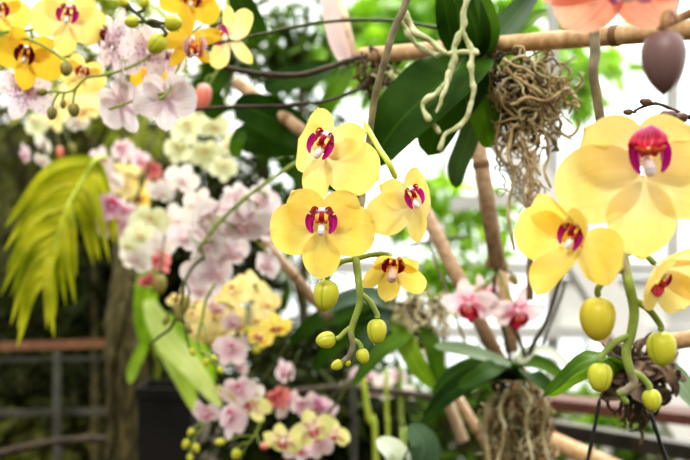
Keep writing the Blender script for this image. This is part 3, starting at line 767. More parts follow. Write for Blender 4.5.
# ================================================================== BAMBOO
def cane(name, label, a, b, r, nodes=(.3, .7), mats=('bamboo', 'bamboo_node'), cat='bamboo pole'):
    A, B = P(*a), P(*b)
    root = thing(name, label, cat, A)
    m = MB(); pole(m, A, B, PX(r, a[2]), r2=PX(r * 1.0, a[2]), nodes=()); m.build('cane', mats[0], root)
    for t in nodes:
        m = MB(); q = A.lerp(B, t); dd = (B - A).normalized()
        tube(m, [q - dd * .005, q - dd * .002, q + dd * .002, q + dd * .005], PX(r * 1.09, a[2]), n=14, seg=2); m.build('node_ring', mats[1], root)
    return root
cane('bamboo_pole', 'horizontal bamboo pole crossing the upper right', (360, 56, 1.12), (1180, -10, .62), 8.0, (.22, .45, .7))
cane('bamboo_stake', 'slanting pale bamboo stake behind the right of the yellow spray', (414, 190, 1.35), (500, 362, 1.30), 7, (.55,), ('bamboo_tan', 'bamboo_node'), 'stake')
cane('bamboo_stake', 'upright bamboo stake below the dark strap leaves', (474, 120, 1.15), (498, 268, 1.15), 8, (.3,), ('bamboo_tan', 'bamboo_node'), 'stake')
cane('twig', 'thin upright brown twig left of the side-facing yellow bloom', (531, 150, 1.2), (530, 300, 1.2), 3.6, (.5,), ('bamboo_tan', 'vine_brown'), 'twig')
cane('bamboo_stake', 'short pale bamboo stake behind the drooping dark leaf', (418, 325, 1.5), (464, 442, 1.45), 5.5, (.6,), ('bamboo_pale', 'bamboo_tan'), 'stake')
cane('bamboo_stake', 'thin brown stake beside the root basket', (458, 398, 1.5), (500, 468, 1.45), 5, (.5,), ('bamboo_tan', 'bamboo_node'), 'stake')
cane('bamboo_stake', 'slanting brown stake left of the yellow spray, above its first bud', (264, 240, 1.4), (330, 318, 1.35), 5, (.5,), ('bamboo_tan', 'bamboo_node'), 'stake')
cane('bamboo_stake', 'slanting beige stake behind the topmost central bloom and the dark leaf', (236, 82, 1.3), (322, 146, 1.25), 6.5, (.6,), ('bamboo_tan', 'bamboo_node'), 'stake')
cane('bamboo_pole', 'short bamboo pole end above the bud at the right edge', (655, 344, 1.0), (1150, 275, .78), 8.5, (.5,), ('bamboo', 'bamboo_node'))
cane('bamboo_pole', 'sloping bamboo pole at the bottom right under the dark rail', (546, 438, 1.6), (640, 480, 1.5), 9, (.5,), ('bamboo', 'bamboo_node'))
cane('bamboo_stake', 'upright tan stake just behind the blush orchids', (500, 262, 1.45), (512, 352, 1.45), 7, (.5,), ('bamboo_tan', 'bamboo_node'), 'stake')
# pale spathe & tan stake at the top
sp_ = thing('spathe', 'pale pink pointed spathe standing at the top left of the bamboo pole', 'spathe', P(338, 58, 1.15))
add_leaf(sp_, [(346, 62, 1.15), (336, 36, 1.15), (325, -14, 1.16)], 9, 'spathe', 'bract', (0, -1, 0), fold=.5, p=.25, q=.25)
cane('bamboo_stake', 'tan stake leaning beside the pale pink spathe', (334, -14, 1.18), (352, 58, 1.16), 6.5, (.5,), ('bamboo_pale', 'bamboo_tan'), 'stake')

# vines
def vine(label, pts, r, mat='vine_brown', name='vine', cat='vine'):
    m = MB(); tube(m, [P(*q) for q in pts], PX(r, pts[0][2]), n=8, seg=8, wob=.25)
    return tag(m.build(name, mat, None, at=P(*pts[0])), label, cat)
vine('long olive vine arching across the top into the pale roots', [(196, 48, 1.0), (222, 42, 1.0), (262, 34, 1.0), (305, 25, 1.0), (350, 20, 1.0), (398, 21, 1.0), (432, 27, 1.0), (470, 33, 1.02)], 1.7, 'stem_dark')
vine('thick dark brown vine ending at the bamboo pole knot', [(206, 60, 1.05), (228, 68, 1.05), (262, 74, 1.05), (300, 75, 1.05), (332, 66, 1.06), (362, 56, 1.08)], 2.8)
vine('thin dark vine running level behind the top of the central bloom', [(190, 110, 1.05), (230, 107, 1.05), (280, 106, 1.05), (325, 101, 1.06), (352, 92, 1.06), (366, 84, 1.08)], 1.8)
vine('thin grey wire hanging left of the long slanting stake', [(408, 246, 1.5), (440, 240, 1.5), (468, 236, 1.5)], 1.6, 'metal_grey', 'wire', 'wire')
vine('thin dark twig slanting between stake and blush orchids', [(428, 236, 1.4), (440, 275, 1.4), (452, 305, 1.4), (466, 345, 1.4)], 1.5, 'stem_grey', 'twig', 'twig')
vine('black wire at bottom right, left of its pair', [(600, 398, .9), (595, 425, .9), (586, 468, .9)], 1.9, 'wire_black', 'wire', 'wire')
vine('black wire at bottom right, near the corner', [(650, 412, .9), (658, 436, .9), (670, 470, .9)], 2.2, 'wire_black', 'wire', 'wire')

# ================================================================== HANGING DARK-LEAVED ORCHID WITH AERIAL ROOTS
hp = thing('hanging_orchid_plant', 'orchid plant with dark strap leaves and pale aerial roots hanging on the bamboo pole', 'orchid plant', P(478, 60, .95))
add_leaf(hp, [(474, 58, .96), (452, 74, .93), (424, 98, .92), (396, 126, .92), (372, 162, .94)], 38, nrm=(-.35, -.8, .45), p=.3, q=.4)
add_leaf(hp, [(478, 66, .97), (462, 88, .97), (442, 116, .97), (428, 156, .98)], 26, nrm=(-.2, -.9, .2))
add_leaf(hp, [(484, 70, .98), (480, 96, .97), (486, 124, .97), (490, 148, .98)], 17, 'leaf_mid', nrm=(.2, -1, .1))
add_leaf(hp, [(468, 62, .98), (452, 36, .97), (446, 8, .96), (444, -30, .96)], 12, nrm=(-.5, -.9, .1))
add_leaf(hp, [(476, 58, .97), (476, 32, .95), (468, 4, .95), (464, -30, .96)], 15, nrm=(.1, -1, 0))
add_leaf(hp, [(480, 58, .98), (490, 34, .96), (482, 0, .95), (478, -30, .96)], 11, 'leaf_mid', nrm=(.4, -.9, 0))
add_leaf(hp, [(486, 58, .99), (500, 34, 1.0), (516, 14, 1.0), (540, -14, 1.0)], 13, 'leaf_teal', nrm=(.2, -.9, .4))
add_leaf(hp, [(476, 108, .99), (468, 140, 1.0), (458, 166, 1.02), (456, 188, 1.03)], 11, 'leaf_teal', nrm=(-.3, -1, 0))
add_leaf(hp, [(478, 64, 1.0), (500, 44, 1.02), (524, 22, 1.04), (548, 10, 1.06)], 9, 'leaf_mid', nrm=(.2, -.7, .6))
mb = MB(); tube(mb, [P(476, 40, .98), P(480, 60, .98), P(486, 88, .98)], PX(8, .98)); mb.build('stem', 'stem_dark', hp)
dn = .90
add_root(hp, [(470, -14, dn), (464, 10, dn), (462, 30, dn), (455, 46, dn), (452, 66, dn), (448, 82, dn), (436, 92, dn), (426, 101, dn), (424, 112, dn), (430, 122, dn), (440, 134, dn)], 3.4)
add_root(hp, [(462, 26, dn), (466, 38, dn), (471, 54, dn), (471, 72, dn), (474, 90, dn), (470, 106, dn), (468, 118, dn), (458, 126, dn), (446, 136, dn), (439, 152, dn)], 3.1)
add_root(hp, [(404, 10, dn + .01), (410, 26, dn + .01), (420, 36, dn + .01), (432, 42, dn + .01), (448, 54, dn)], 3.6)
add_root(hp, [(398, 18, dn + .02), (408, 34, dn + .02), (420, 48, dn + .02), (432, 54, dn + .02), (446, 53, dn + .01)], 3.2)
add_root(hp, [(448, 54, dn), (460, 52, dn), (474, 50, dn), (478, 56, dn)], 3.0)
add_root(hp, [(450, 70, dn - .01), (446, 86, dn - .012), (441, 100, dn - .012), (436, 114, dn - .01)], 2.4)
# root clump under the pole
C0 = P(530, 97, .97)
tangle(hp, 'root_mass', C0, (.042, .03, .046), 130, .0016, 'root_brown', 5, grav=.12)
tangle(hp, 'straw_roots', C0 + Vector((.006, -.012, .004)), (.042, .026, .042), 60, .0013, 'root_straw', 16, grav=.1)
tangle(hp, 'hanging_roots', C0 + Vector((-.004, 0, -.05)), (.028, .02, .05), 26, .0011, 'root_brown', 15, steps=14, grav=.35)
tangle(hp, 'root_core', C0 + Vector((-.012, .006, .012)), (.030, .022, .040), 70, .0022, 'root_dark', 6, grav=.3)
for pts in ([(505, 68, .93), (520, 80, .92), (540, 92, .92), (556, 112, .93)], [(510, 105, .93), (528, 98, .92), (548, 100, .92), (566, 88, .94)],
            [(520, 130, .95), (527, 165, .95), (523, 190, .95), (530, 222, .95)], [(540, 120, .95), (548, 150, .95), (545, 170, .95), (552, 188, .95)],
            [(512, 128, .95), (508, 152, .95), (514, 176, .95), (508, 214, .95), (514, 250, .95)], [(530, 118, .95), (538, 140, .95), (534, 160, .95), (540, 176, .95)],
            [(504, 58, .94), (512, 66, .93), (524, 68, .93), (536, 76, .93)], [(500, 120, .96), (496, 142, .96), (502, 160, .96), (518, 168, .96)]):
    add_root(hp, pts, 1.9, 'root_brown', 'aerial_root')

# mossy knot where the brown vines meet the pole
kn = thing('root_knot', 'mossy brown knot of roots on the left end of the bamboo pole', 'roots', P(378, 60, 1.1))
tangle(kn, 'root_mass', P(376, 64, 1.1), (.03, .03, .022), 46, .0022, 'root_dark', 8)
tangle(kn, 'loose_roots', P(386, 76, 1.1), (.03, .03, .022), 22, .0018, 'root_pale', 9)

# dark orchid leaves behind, upper middle
lp = thing('orchid_plant', 'dark-leaved orchid plant behind the vines at upper middle', 'orchid plant', P(330, 110, 1.3))
for pts, hw, mt, nr in (
    ([(330, 66, 1.28), (305, 76, 1.26), (282, 82, 1.26), (264, 90, 1.26)], 15, 'leaf_dark', (0, -.9, .5)),
    ([(308, 140, 1.3), (282, 124, 1.27), (258, 112, 1.26), (234, 104, 1.26)], 20, 'leaf_dark', (-.3, -.9, .3)),
    ([(300, 148, 1.31), (272, 142, 1.3), (250, 140, 1.3), (236, 128, 1.3)], 15, 'leaf_dark', (0, -.9, .2)),
    ([(350, 70, 1.27), (338, 88, 1.25), (326, 106, 1.25), (318, 128, 1.26)], 8, 'leaf_mid', (.2, -1, 0)),
    ([(262, 40, 1.3), (250, 20, 1.3), (240, 0, 1.3), (236, -20, 1.3)], 13, 'leaf_dark', (0, -1, .2)),
    ([(242, 130, 1.27), (238, 140, 1.26), (236, 148, 1.26), (235, 158, 1.26)], 7.5, 'leaf_mid', (0, -1, .2)),
    ([(220, 116, 1.35), (208, 96, 1.34), (216, 74, 1.34), (222, 50, 1.34)], 14, 'leaf_dark', (0, -1, .2)),
    ([(362, 196, 1.3), (330, 180, 1.3), (300, 172, 1.3), (280, 160, 1.3)], 12, 'leaf_dark', (0, -1, .3)),
    ([(300, 240, 1.3), (285, 225, 1.3), (262, 220, 1.3), (250, 205, 1.3)], 12, 'leaf_dark', (0, -1, .3))):
    add_leaf(lp, pts, hw, mt, nrm=nr, p=.3, q=.38)
mb = MB(); tube(mb, [P(346, 62, 1.3), P(330, 110, 1.32), P(312, 150, 1.32), P(310, 200, 1.33), P(305, 244, 1.33)], PX(4, 1.3)); mb.build('stem', 'stem_dark', lp)

# ================================================================== BLUSH ORCHID PLANT with its root basket
D = 1.28
bp_ = thing('potted_orchid', 'pink orchid plant with two crimson-lipped blooms over a brown root clump', 'orchid plant', P(520, 400, D))
for pts, r in (([(512, 366, D), (506, 340, D), (500, 315, D), (494, 285, D), (498, 262, D), (496, 246, D)], 2.0), ([(526, 366, D), (533, 345, D), (546, 322, D), (556, 292, D), (562, 270, D)], 2.4), ([(526, 360, D), (518, 336, D), (508, 320, D)], 2.0), ([(540, 352, D + .02), (548, 330, D + .02), (560, 300, D + .02), (566, 280, D + .02)], 1.4)):
    mb = MB(); tube(mb, [P(*q) for q in pts], PX(r, D), n=8); mb.build('stem', 'vine_brown', bp_)
for f in (('blush', 470, 302, D - .03, 29, -22, 34, 174, 1), ('blush', 517, 310, D - .03, 29, 12, 36, 186, 1), ('blush', 484, 292, D + .02, 19, 30, -10, 170, 0)):
    b, back = add_flower(bp_, *f)
    mb = MB(); tube(mb, [b, back, back.lerp(P(498, 275, D), .6), P(498, 270, D)], PX(1.4, D), n=6); mb.build('flower_stalk', 'stem_green', bp_)
for q in ((490, 262, D - .01, 11, 13, 200, 'bud_olive'), (504, 264, D - .01, 9, 12, 160, 'bud_olive'), (514, 280, D - .01, 9, 11, 150, 'bud_olive'), (500, 246, D, 7, 9, 20, 'bud_olive')):
    base, back, o = add_bud(bp_, *q); mb = MB(); tube(mb, [base, back, P(497, 268, D)], PX(1.2, D), n=6); mb.build('bud_stalk', 'stem_dark', bp_)
for pts, hw, mt, nr in (
    ([(520, 368, D), (490, 358, D - .04), (462, 350, D - .06), (434, 346, D - .06)], 11, 'leaf_grey', (0, -.6, .8)),
    ([(520, 376, D), (486, 374, D - .05), (452, 392, D - .08), (422, 422, D - .08)], 11, 'leaf_dark', (-.2, -.8, .5)),
    ([(522, 370, D), (492, 362, D - .02), (456, 372, D - .03), (432, 396, D - .03)], 9, 'leaf_mid', (-.2, -.7, .6)),
    ([(510, 372, D), (528, 362, D - .05), (550, 368, D - .06), (572, 388, D - .06)], 9, 'leaf_mid', (.2, -.7, .6)),
    ([(514, 366, D), (532, 352, D), (552, 354, D), (574, 372, D)], 8, 'leaf_white', (.1, -.6, .8)),
    ([(512, 376, D), (500, 366, D - .08), (486, 372, D - .12), (458, 388, D - .14)], 11, 'leaf_dark', (-.2, -.8, .5)),
    ([(514, 378, D), (526, 372, D - .1), (542, 382, D - .13), (556, 396, D - .14)], 9, 'leaf_dark', (.2, -.9, .5))):
    add_leaf(bp_, pts, hw, mt, nrm=nr)
tangle(bp_, 'root_mass', P(518, 430, D + .01), (.042, .042, .072), 210, .0013, 'root_rust', 21, grav=.15)
tangle(bp_, 'straw_roots', P(518, 428, D + .0), (.044, .044, .072), 120, .0012, 'root_straw', 23, grav=.2)
tangle(bp_, 'green_roots', P(518, 426, D - .01), (.040, .04, .06), 40, .0013, 'stem_dark', 24, grav=.2)
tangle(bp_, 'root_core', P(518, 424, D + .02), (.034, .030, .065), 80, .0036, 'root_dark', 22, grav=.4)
for pts in ([(508, 388, D - .05), (500, 410, D - .06), (504, 436, D - .06), (496, 470, D - .06)], [(536, 384, D - .05), (546, 404, D - .05), (543, 430, D - .05), (548, 470, D - .05)],
            [(520, 386, D - .06), (530, 400, D - .06), (526, 424, D - .06), (534, 470, D - .06)], [(494, 392, D - .04), (484, 420, D - .04), (490, 470, D - .04)]):
    add_root(bp_, pts, 2.2, 'root_straw', 'aerial_root')

# strap-leaf plant at lower centre
D = 1.35
sl = thing('strap_leaf_plant', 'orchid plant with bright and dark strap leaves right of the lowest buds', 'orchid plant', P(405, 330, D))
tangle(sl, 'root_mass', P(418, 312, D), (.044, .03, .038), 100, .0014, 'root_straw', 31, grav=.2)
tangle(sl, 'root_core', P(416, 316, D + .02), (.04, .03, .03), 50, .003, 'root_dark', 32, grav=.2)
for pts, hw, mt, nr in (
    ([(398, 312, D), (404, 338, D - .02), (416, 364, D - .03), (434, 388, D - .03)], 11, 'leaf_bright', (.2, -.9, .2)),
    ([(412, 326, D), (398, 340, D - .04), (376, 356, D - .05), (352, 386, D - .05)], 9, 'leaf_mid', (-.1, -.8, .6)),
    ([(402, 320, D), (388, 322, D - .01), (370, 336, D - .01), (352, 362, D)], 10, 'leaf_teal', (-.2, -.8, .4)),
    ([(398, 322, D), (386, 340, D), (378, 356, D), (366, 372, D)], 7, 'leaf_grey', (-.2, -.9, .3)),
    ([(420, 320, D), (432, 346, D - .02), (438, 372, D - .02), (448, 390, D - .02)], 9, 'leaf_mid', (.2, -.9, .2)),
    ([(396, 308, D), (372, 296, D), (344, 300, D), (318, 316, D)], 11, 'leaf_teal', (-.1, -.7, .7)),
    ([(396, 316, D), (368, 322, D + .03), (340, 340, D + .04), (312, 372, D + .05)], 12, 'leaf_dark', (-.1, -.8, .5)),
    ([(392, 308, D), (360, 314, D + .05), (320, 320, D + .07), (288, 346, D + .08)], 12, 'leaf_dark', (-.1, -.8, .6))):
    add_leaf(sl, pts, hw, mt, nrm=nr)
# upright stems and rail, bottom centre
for i, (x0, x1, mt, r, lab, nm, ct) in enumerate((
    (353, 354, 'metal_grey', 4.0, 'grey metal post under the lowest yellow buds', 'metal_post', 'post'),
    (362, 376, 'stem_bright', 3.2, 'pale green stem just right of the grey metal post', 'plant_stem', 'stem'),
    (386, 388, 'stem_bright', 2.2, 'slim green stem, second right of the grey metal post', 'plant_stem', 'stem'),
    (400, 402, 'stem_green', 2.6, 'slim green stem, third right of the grey metal post', 'plant_stem', 'stem'))):
    m = MB(); tube(m, [P(x0, 378 - 5 * i, 1.75), P((x0 + x1) / 2, 420, 1.75), P(x1, 480, 1.75), P(x1, 1051, 1.75)], PX(r, 1.75), n=10); tag(m.build(nm, mt, None, at=P(x0, 460, 1.75)), lab, ct)
mb = MB(); tube(mb, [P(290, 392, 1.8), P(342, 388, 1.78), P(400, 393, 1.75), P(440, 398, 1.75)], PX(3.6, 1.8)); tag(mb.build('branch', 'vine_brown', None, at=P(342, 388, 1.78)), 'dark level branch crossing the slim stems at lower centre', 'branch')
bl = thing('silver_leaf_plant', 'plant with silvery white and blue-green broad leaves at the bottom edge', 'plant', P(402, 1405, 1.22))
add_leaf(bl, [(402, 500, 1.2), (398, 470, 1.18), (394, 452, 1.17), (376, 440, 1.17)], 14, 'leaf_white', nrm=(0, -.8, .6))
add_leaf(bl, [(408, 500, 1.2), (416, 470, 1.18), (424, 446, 1.18), (410, 424, 1.19)], 17, 'leaf_teal', nrm=(.2, -.9, .3))
mb = MB(); tube(mb, [P(404, 1405, 1.22), P(404, 500, 1.2), P(402, 480, 1.2)], PX(4, 1.2)); mb.build('stem', 'stem_green', bl)

# ================================================================== WITHERED PLANT & BENCH RAILS at lower right
D = .95
wp = thing('withered_orchid_plant', 'half withered orchid with curled brown leaves behind the right buds', 'orchid plant', P(625, 375, D))
add_leaf(wp, [(628, 372, D), (604, 356, D - .05), (578, 366, D - .07), (542, 398, D - .06)], 10, 'leaf_mid', nrm=(-.3, -.6, .8), wave=.4)
add_leaf(wp, [(628, 374, D), (600, 366, D - .03), (574, 376, D - .04), (550, 396, D - .04)], 9, 'leaf_bright', nrm=(-.2, -.9, .2), wave=.5)
r5 = random.Random(55)
for k in range(22):
    an = r5.uniform(0, 6.283); ln = r5.uniform(22, 52); x0, y0 = 625 + r5.uniform(-10, 10), 368 + r5.uniform(-12, 14)
    x1, y1 = x0 + ln * math.cos(an) * 1.05, y0 + ln * math.sin(an) * .75
    cu = r5.uniform(-16, 16); mx_, my_ = (x0 + x1) / 2 - math.sin(an) * cu, (y0 + y1) / 2 + math.cos(an) * cu
    add_leaf(wp, [(x0, y0, D + .01), (mx_, my_, D - r5.uniform(-.01, .03)), (x1, y1, D + r5.uniform(-.02, .03)), (x1 + r5.uniform(-10, 10), y1 + r5.uniform(2, 12), D)], r5.uniform(3.5, 7.5), 'withered', 'withered_leaf', nrm=(r5.uniform(-1, 1), -.8, r5.uniform(-.6, .8)), wave=1.1, fold=.7)
tangle(wp, 'root_mass', P(632, 378, D + .015), (.036, .025, .034), 60, .0026, 'root_dark', 41)
mb = MB(); tube(mb, [P(630, 364, D), P(632, 384, D), P(640, 404, D)], PX(8, D)); mb.build('stem', 'vine_brown', wp)
add_leaf(wp, [(634, 376, D + .05), (668, 372, D + .06), (690, 396, D + .05), (708, 420, D + .05)], 14, 'leaf_grey', nrm=(.2, -.7, .6))
def rail(label, a, b, h, w, mat, name='bench_rail', cat='rail'):
    m = MB(); beam(m, P(*a), P(*b), w, PX(h, a[2])); return tag(m.build(name, mat, None, False, at=P(*a)), label, cat)
rail('reddish wooden bench rail behind the withered orchid', (530, 399, 1.9), (720, 420, 1.8), 5.2, .04, 'wood_red')
rail('dark grey metal rail across the bottom right corner', (540, 426, 2.0), (730, 458, 1.9), 7.5, .02, 'metal_dark')

# ================================================================== ORCHIDS, UPPER LEFT
Y = 1.0
G1 = 'yellow and white orchid sprays at upper left'
spray('orchid_spray', 'yellow orchid spray with a round olive bud at the top left corner', 'orchid', G1,
      [(-20, 36, Y), (8, 32, Y), (30, 30, Y), (42, 25, Y), (58, 28, Y + .02)], 1.9,
      flowers=[('lemon', 68, 20, Y - .03, 37, 6, 6, 10, 0), ('deep', 27, 58, Y - .02, 36, -8, 22, 20, 0), ('yellow', 0, 12, Y - .01, 30, 20, 30, 0, 1), ('lemon', 82, 74, Y + .03, 24, 10, 24, 20, 1)],
      buds=[(66, 69, Y - .05, 13, 14, 170, 'bud_olive', 20)], stem_mat='stem_green', stalk_r=1.5)
spray('orchid_spray', 'bare olive orchid stem with three little buds below the yellow blooms', 'orchid', G1,
      [(176, 42, Y + .02), (150, 57, Y), (128, 68, Y - .02), (104, 75, Y - .03), (86, 78, Y - .03), (72, 91, Y - .03), (52, 92, Y - .03)], 1.6,
      buds=[(52, 113, Y - .03, 11, 13, 185, 'bud_olive'), (74, 110, Y - .03, 12, 13, 175, 'bud_olive'), (42, 92, Y - .03, 8, 10, 270, 'bud_olive'), (63, 104, Y - .03, 6, 9, 180, 'bud_olive')], stem_mat='stem_green', stalk_r=1.2)
spray('orchid_spray', 'white orchid spray with purple spots on its petals', 'orchid', G1,
      [(150, -20, Y + .08), (144, 20, Y + .08), (136, 50, Y + .08), (126, 70, Y + .08)], 1.8,
      flowers=[('spotted', 112, 44, Y - .02, 44, -54, 6, 0, 0), ('spotted', 146, 52, Y, 30, 40, 10, 40, 0), ('spotted', 24, 92, Y + .02, 32, 4, 16, 30, 0), ('spotted', 172, 62, Y + .02, 24, -52, 4, 8, 1)], stem_mat='stem_green', stalk_r=1.3)
spray('orchid_spray', 'pair of off-white orchids seen from behind under the green buds', 'orchid', G1,
      [(192, 30, Y), (182, 58, Y - .02), (174, 78, Y - .03), (168, 92, Y - .04)], 1.5,
      flowers=[('faint', 166, 98, Y - .03, 33, 172, -12, 0, 0), ('faint', 122, 104, Y, 32, 150, -22, 24, 0)], stem_mat='stem_green', stalk_r=1.3)
spray('orchid_spray', 'golden orchid mostly hidden behind the two back-turned white blooms', 'orchid', G1,
      [(150, 30, Y + .12), (153, 56, Y + .1), (154, 74, Y + .08)], 1.5, flowers=[('deep', 152, 82, Y + .05, 22, 10, 10, 20, 0)], stem_mat='stem_green', stalk_r=1.2)
spray('orchid_spray', 'golden orchid with maroon throat and hanging narrow petals', 'orchid', G1,
      [(176, -24, Y + .03), (188, -6, Y + .03), (198, 10, Y + .02), (204, 24, Y + .02)], 1.6,
      flowers=[('deep', 190, 4, Y - .02, 31, 20, 4, 14, 1), ('narrow', 190, 40, Y - .04, 36, 36, 10, 168, 0)], stem_mat='stem_green', stalk_r=1.3)
spray('orchid_spray', 'pale cream orchid with magenta lip and narrow petals by the vine', 'orchid', G1,
      [(226, -24, Y + .02), (227, 0, Y + .02), (229, 22, Y + .02), (231, 34, Y + .02)], 1.8,
      flowers=[('pale', 228, 38, Y, 36, -30, 10, -42, 0)], stem_mat='stem_bright', stalk_r=1.5)
spray('orchid_spray', 'short orchid stem with large green buds over the spotted flowers', 'orchid', G1,
      [(120, -16, Y - .06), (127, 4, Y - .06), (140, 16, Y - .06), (149, 24, Y - .06), (160, 27, Y - .06), (172, 24, Y - .06)], 2.2,
      buds=[(132, 22, Y - .06, 13, 14, 270, 'bud_green'), (157, 44, Y - .08, 20, 20, 220, 'bud_green'), (173, 23, Y - .08, 18, 17, 90, 'bud_green'), (123, 2, Y - .06, 11, 12, 330, 'bud_green'), (145, 2, Y - .06, 11, 12, 10, 'bud_green')], stem_mat='stem_dark', stalk_r=1.8)
spray('orchid_spray', 'small coral and white bud on a thin stalk left of the vines', 'orchid', G1,
      [(224, 60, Y + .3), (214, 76, Y + .3), (206, 90, Y + .3)], 1.4, buds=[(203, 97, Y + .3, 18, 27, 190, 'bud_coral')], stem_mat='stem_green')

# ================================================================== ORCHID CLUSTERS, LEFT MIDDLE (blurred)
def cluster(label, stem, flowers, d, hw, group, buds=(), stem_mat='stem_dark', seed=1, r=1.6, jit=48):
    rr = random.Random(seed)
    fl = []
    for f in flowers:
        k, x, y = f[:3]; h = f[3] if len(f) > 3 else hw
        fl.append((k, x, y, d + rr.uniform(-.06, .06), h, rr.uniform(-jit, jit), rr.uniform(-20, 40), 180 + rr.uniform(-25, 25) if rr.random() < .7 else rr.uniform(-30, 30), rr.choice((0, 0, 1))))
    return spray('orchid_spray', label, 'orchid', group, [(x, y, d + (-.09 if seed == 59 else .05)) for x, y in stem], r, fl, [(b[0], b[1], d - .02, b[2], b[3], b[4], b[5]) for b in buds], stem_mat, stalk_r=1.1)
G2 = 'blurred orchid sprays at left'
cluster('cream green-tinged orchid spray below the back-turned white blooms', [(240, 60), (222, 100), (205, 140), (190, 170)],
        [('cream', 188, 128), ('cream', 214, 124), ('cream', 206, 154), ('cream', 230, 144, 16), ('cream', 178, 150, 16), ('cream', 224, 168, 15), ('cream', 200, 112, 15)], 1.6, 18, G2, seed=51)
cluster('pale yellow orchid spray under the bare olive stem at upper left', [(96, 70), (86, 92), (74, 112), (62, 126)],
        [('butter', 66, 100), ('butter', 84, 108), ('butter', 58, 118, 15), ('butter', 92, 92, 14), ('white', 78, 122, 12)], 1.6, 18, G2, seed=50)
cluster('little white orchid spray with pinkish buds left of the palm frond top', [(40, 80), (48, 110), (46, 140), (36, 160)],
        [('white', 42, 144), ('white', 43, 162, 12), ('pastel', 24, 154, 12), ('cream', 36, 124, 16)], 1.7, 13, G2, buds=[(60, 152, 8, 12, 170, 'bud_coral'), (72, 148, 8, 12, 150, 'bud_olive')], seed=52)
cluster('coral pink orchid spray between the cream and white clusters', [(170, 90), (168, 130), (160, 165), (152, 190)],
        [('coral', 152, 170, 12), ('coral', 166, 186, 12), ('pastel', 140, 160, 12)], 1.75, 15, G2, seed=53)
cluster('pale lilac orchid spray above the right of the palm frond', [(130, 110), (122, 140), (112, 165), (98, 185)],
        [('pastel', 100, 162), ('pastel', 88, 178), ('white', 112, 178), ('pastel', 104, 192, 14), ('pastel', 122, 150, 14)], 1.7, 17, G2, seed=54)
cluster('mauve orchid spray right beside the palm frond', [(150, 160), (140, 190), (126, 214), (110, 232)],
        [('mauve', 110, 206), ('pastel', 128, 212), ('pastel', 104, 226, 14), ('pastel', 122, 226)], 1.65, 17, G2, seed=55)
cluster('golden yellow orchid spray in the middle of the left clusters', [(150, 140), (144, 165), (138, 190), (130, 205)],
        [('butter', 134, 176), ('yellow', 140, 196), ('butter', 126, 188, 13), ('butter', 116, 172, 14)], 1.8, 17, G2, seed=56)
cluster('white orchid spray left of the blush cluster', [(190, 160), (180, 195), (165, 225), (150, 250)],
        [('white', 182, 178, 18), ('white', 160, 192, 15), ('cream', 150, 222, 21), ('white', 176, 220, 19), ('cream', 140, 234, 16), ('white', 136, 258, 19), ('cream', 128, 244, 12), ('white', 160, 246, 17)], 1.5, 18, G2, seed=57)
cluster('coral orchid pair with a hanging leafy bud below the white blooms', [(168, 230), (164, 255), (158, 275), (152, 295)],
        [('coral', 160, 262, 14), ('coral', 148, 280, 11)], 1.4, 14, G2, buds=[(160, 284, 14, 20, 180, 'bud_olive')], seed=58)
cluster('large blush white orchid spray left of the sharp yellow blooms', [(300, 160), (282, 172), (256, 190), (236, 206), (214, 228), (200, 248)],
        [('faint', 216, 214, 26), ('faint', 244, 222, 30), ('faint', 262, 206, 24), ('faint', 236, 200, 22), ('faint', 206, 240, 27), ('faint', 232, 252, 21), ('faint', 258, 194, 17), ('faint', 214, 270, 27),
         ('faint', 196, 270, 19), ('faint', 200, 286, 22), ('faint', 270, 228, 20), ('white', 200, 204, 18), ('faint', 184, 236, 18), ('faint', 268, 264, 18)], 1.28, 25, G2, stem_mat='stem_green', seed=59, r=2.2)
spray('orchid_spray', 'drooping olive orchid spike with closed buds left of the blush blooms', 'orchid', G2,
      [(205, 256, 1.2), (192, 268, 1.2), (184, 284, 1.18), (182, 300, 1.18), (172, 326, 1.18), (160, 336, 1.18), (148, 346, 1.18)], 1.8,
      buds=[(178, 312, 1.17, 9, 18, 170, 'bud_olive'), (186, 304, 1.17, 8, 17, 195, 'bud_olive'), (188, 328, 1.17, 8, 12, 150, 'bud_olive'), (166, 320, 1.17, 7, 10, 200, 'bud_olive'), (192, 352, 1.17, 6, 9, 150, 'bud_green')], stem_mat='stem_dark')
spray('orchid_spray', 'thin hanging green spike with tiny buds in front of the yellow cluster', 'orchid', G2,
      [(216, 282, 1.17), (206, 300, 1.17), (202, 320, 1.17), (198, 344, 1.17), (206, 358, 1.17), (218, 366, 1.17)], 1.7,
      buds=[(208, 342, 1.16, 7, 11, 170, 'bud_olive'), (206, 362, 1.16, 7, 9, 190, 'bud_green'), (220, 370, 1.16, 6, 8, 150, 'bud_green'), (214, 358, 1.16, 6, 8, 120, 'bud_green')], stem_mat='stem_green')
cluster('soft yellow orchid spray under the blush cluster', [(280, 270), (256, 284), (232, 304), (212, 336)],
        [('butter', 232, 292, 22), ('butter', 254, 288, 22), ('butter', 216, 310, 22), ('butter', 238, 322, 20), ('butter', 208, 336, 20), ('butter', 196, 318, 18), ('butter', 224, 342, 17), ('butter', 266, 302, 17), ('butter', 256, 318, 15), ('butter', 196, 296, 17), ('butter', 178, 300, 12)], 1.45, 20, G2, seed=60)
cluster('two golden half-open orchid blooms right of the soft yellow spray', [(250, 300), (262, 312), (274, 322)],
        [('yellow', 276, 326, 16), ('yellow', 260, 336, 14)], 1.36, 15, G2, seed=61)
cluster('pale violet orchid spray with dark eyes beneath the soft yellow blooms', [(250, 300), (240, 324), (234, 346), (236, 368)],
        [('pastel', 216, 308, 13), ('pastel', 230, 350, 18), ('pastel', 241, 366, 11), ('white', 244, 342, 11), ('pastel', 232, 322, 12)], 1.36, 15, G2, buds=[(256, 350, 8, 9, 120, 'bud_green'), (248, 330, 8, 8, 30, 'bud_green')], seed=62)
G3 = 'orchid sprays along the bottom'
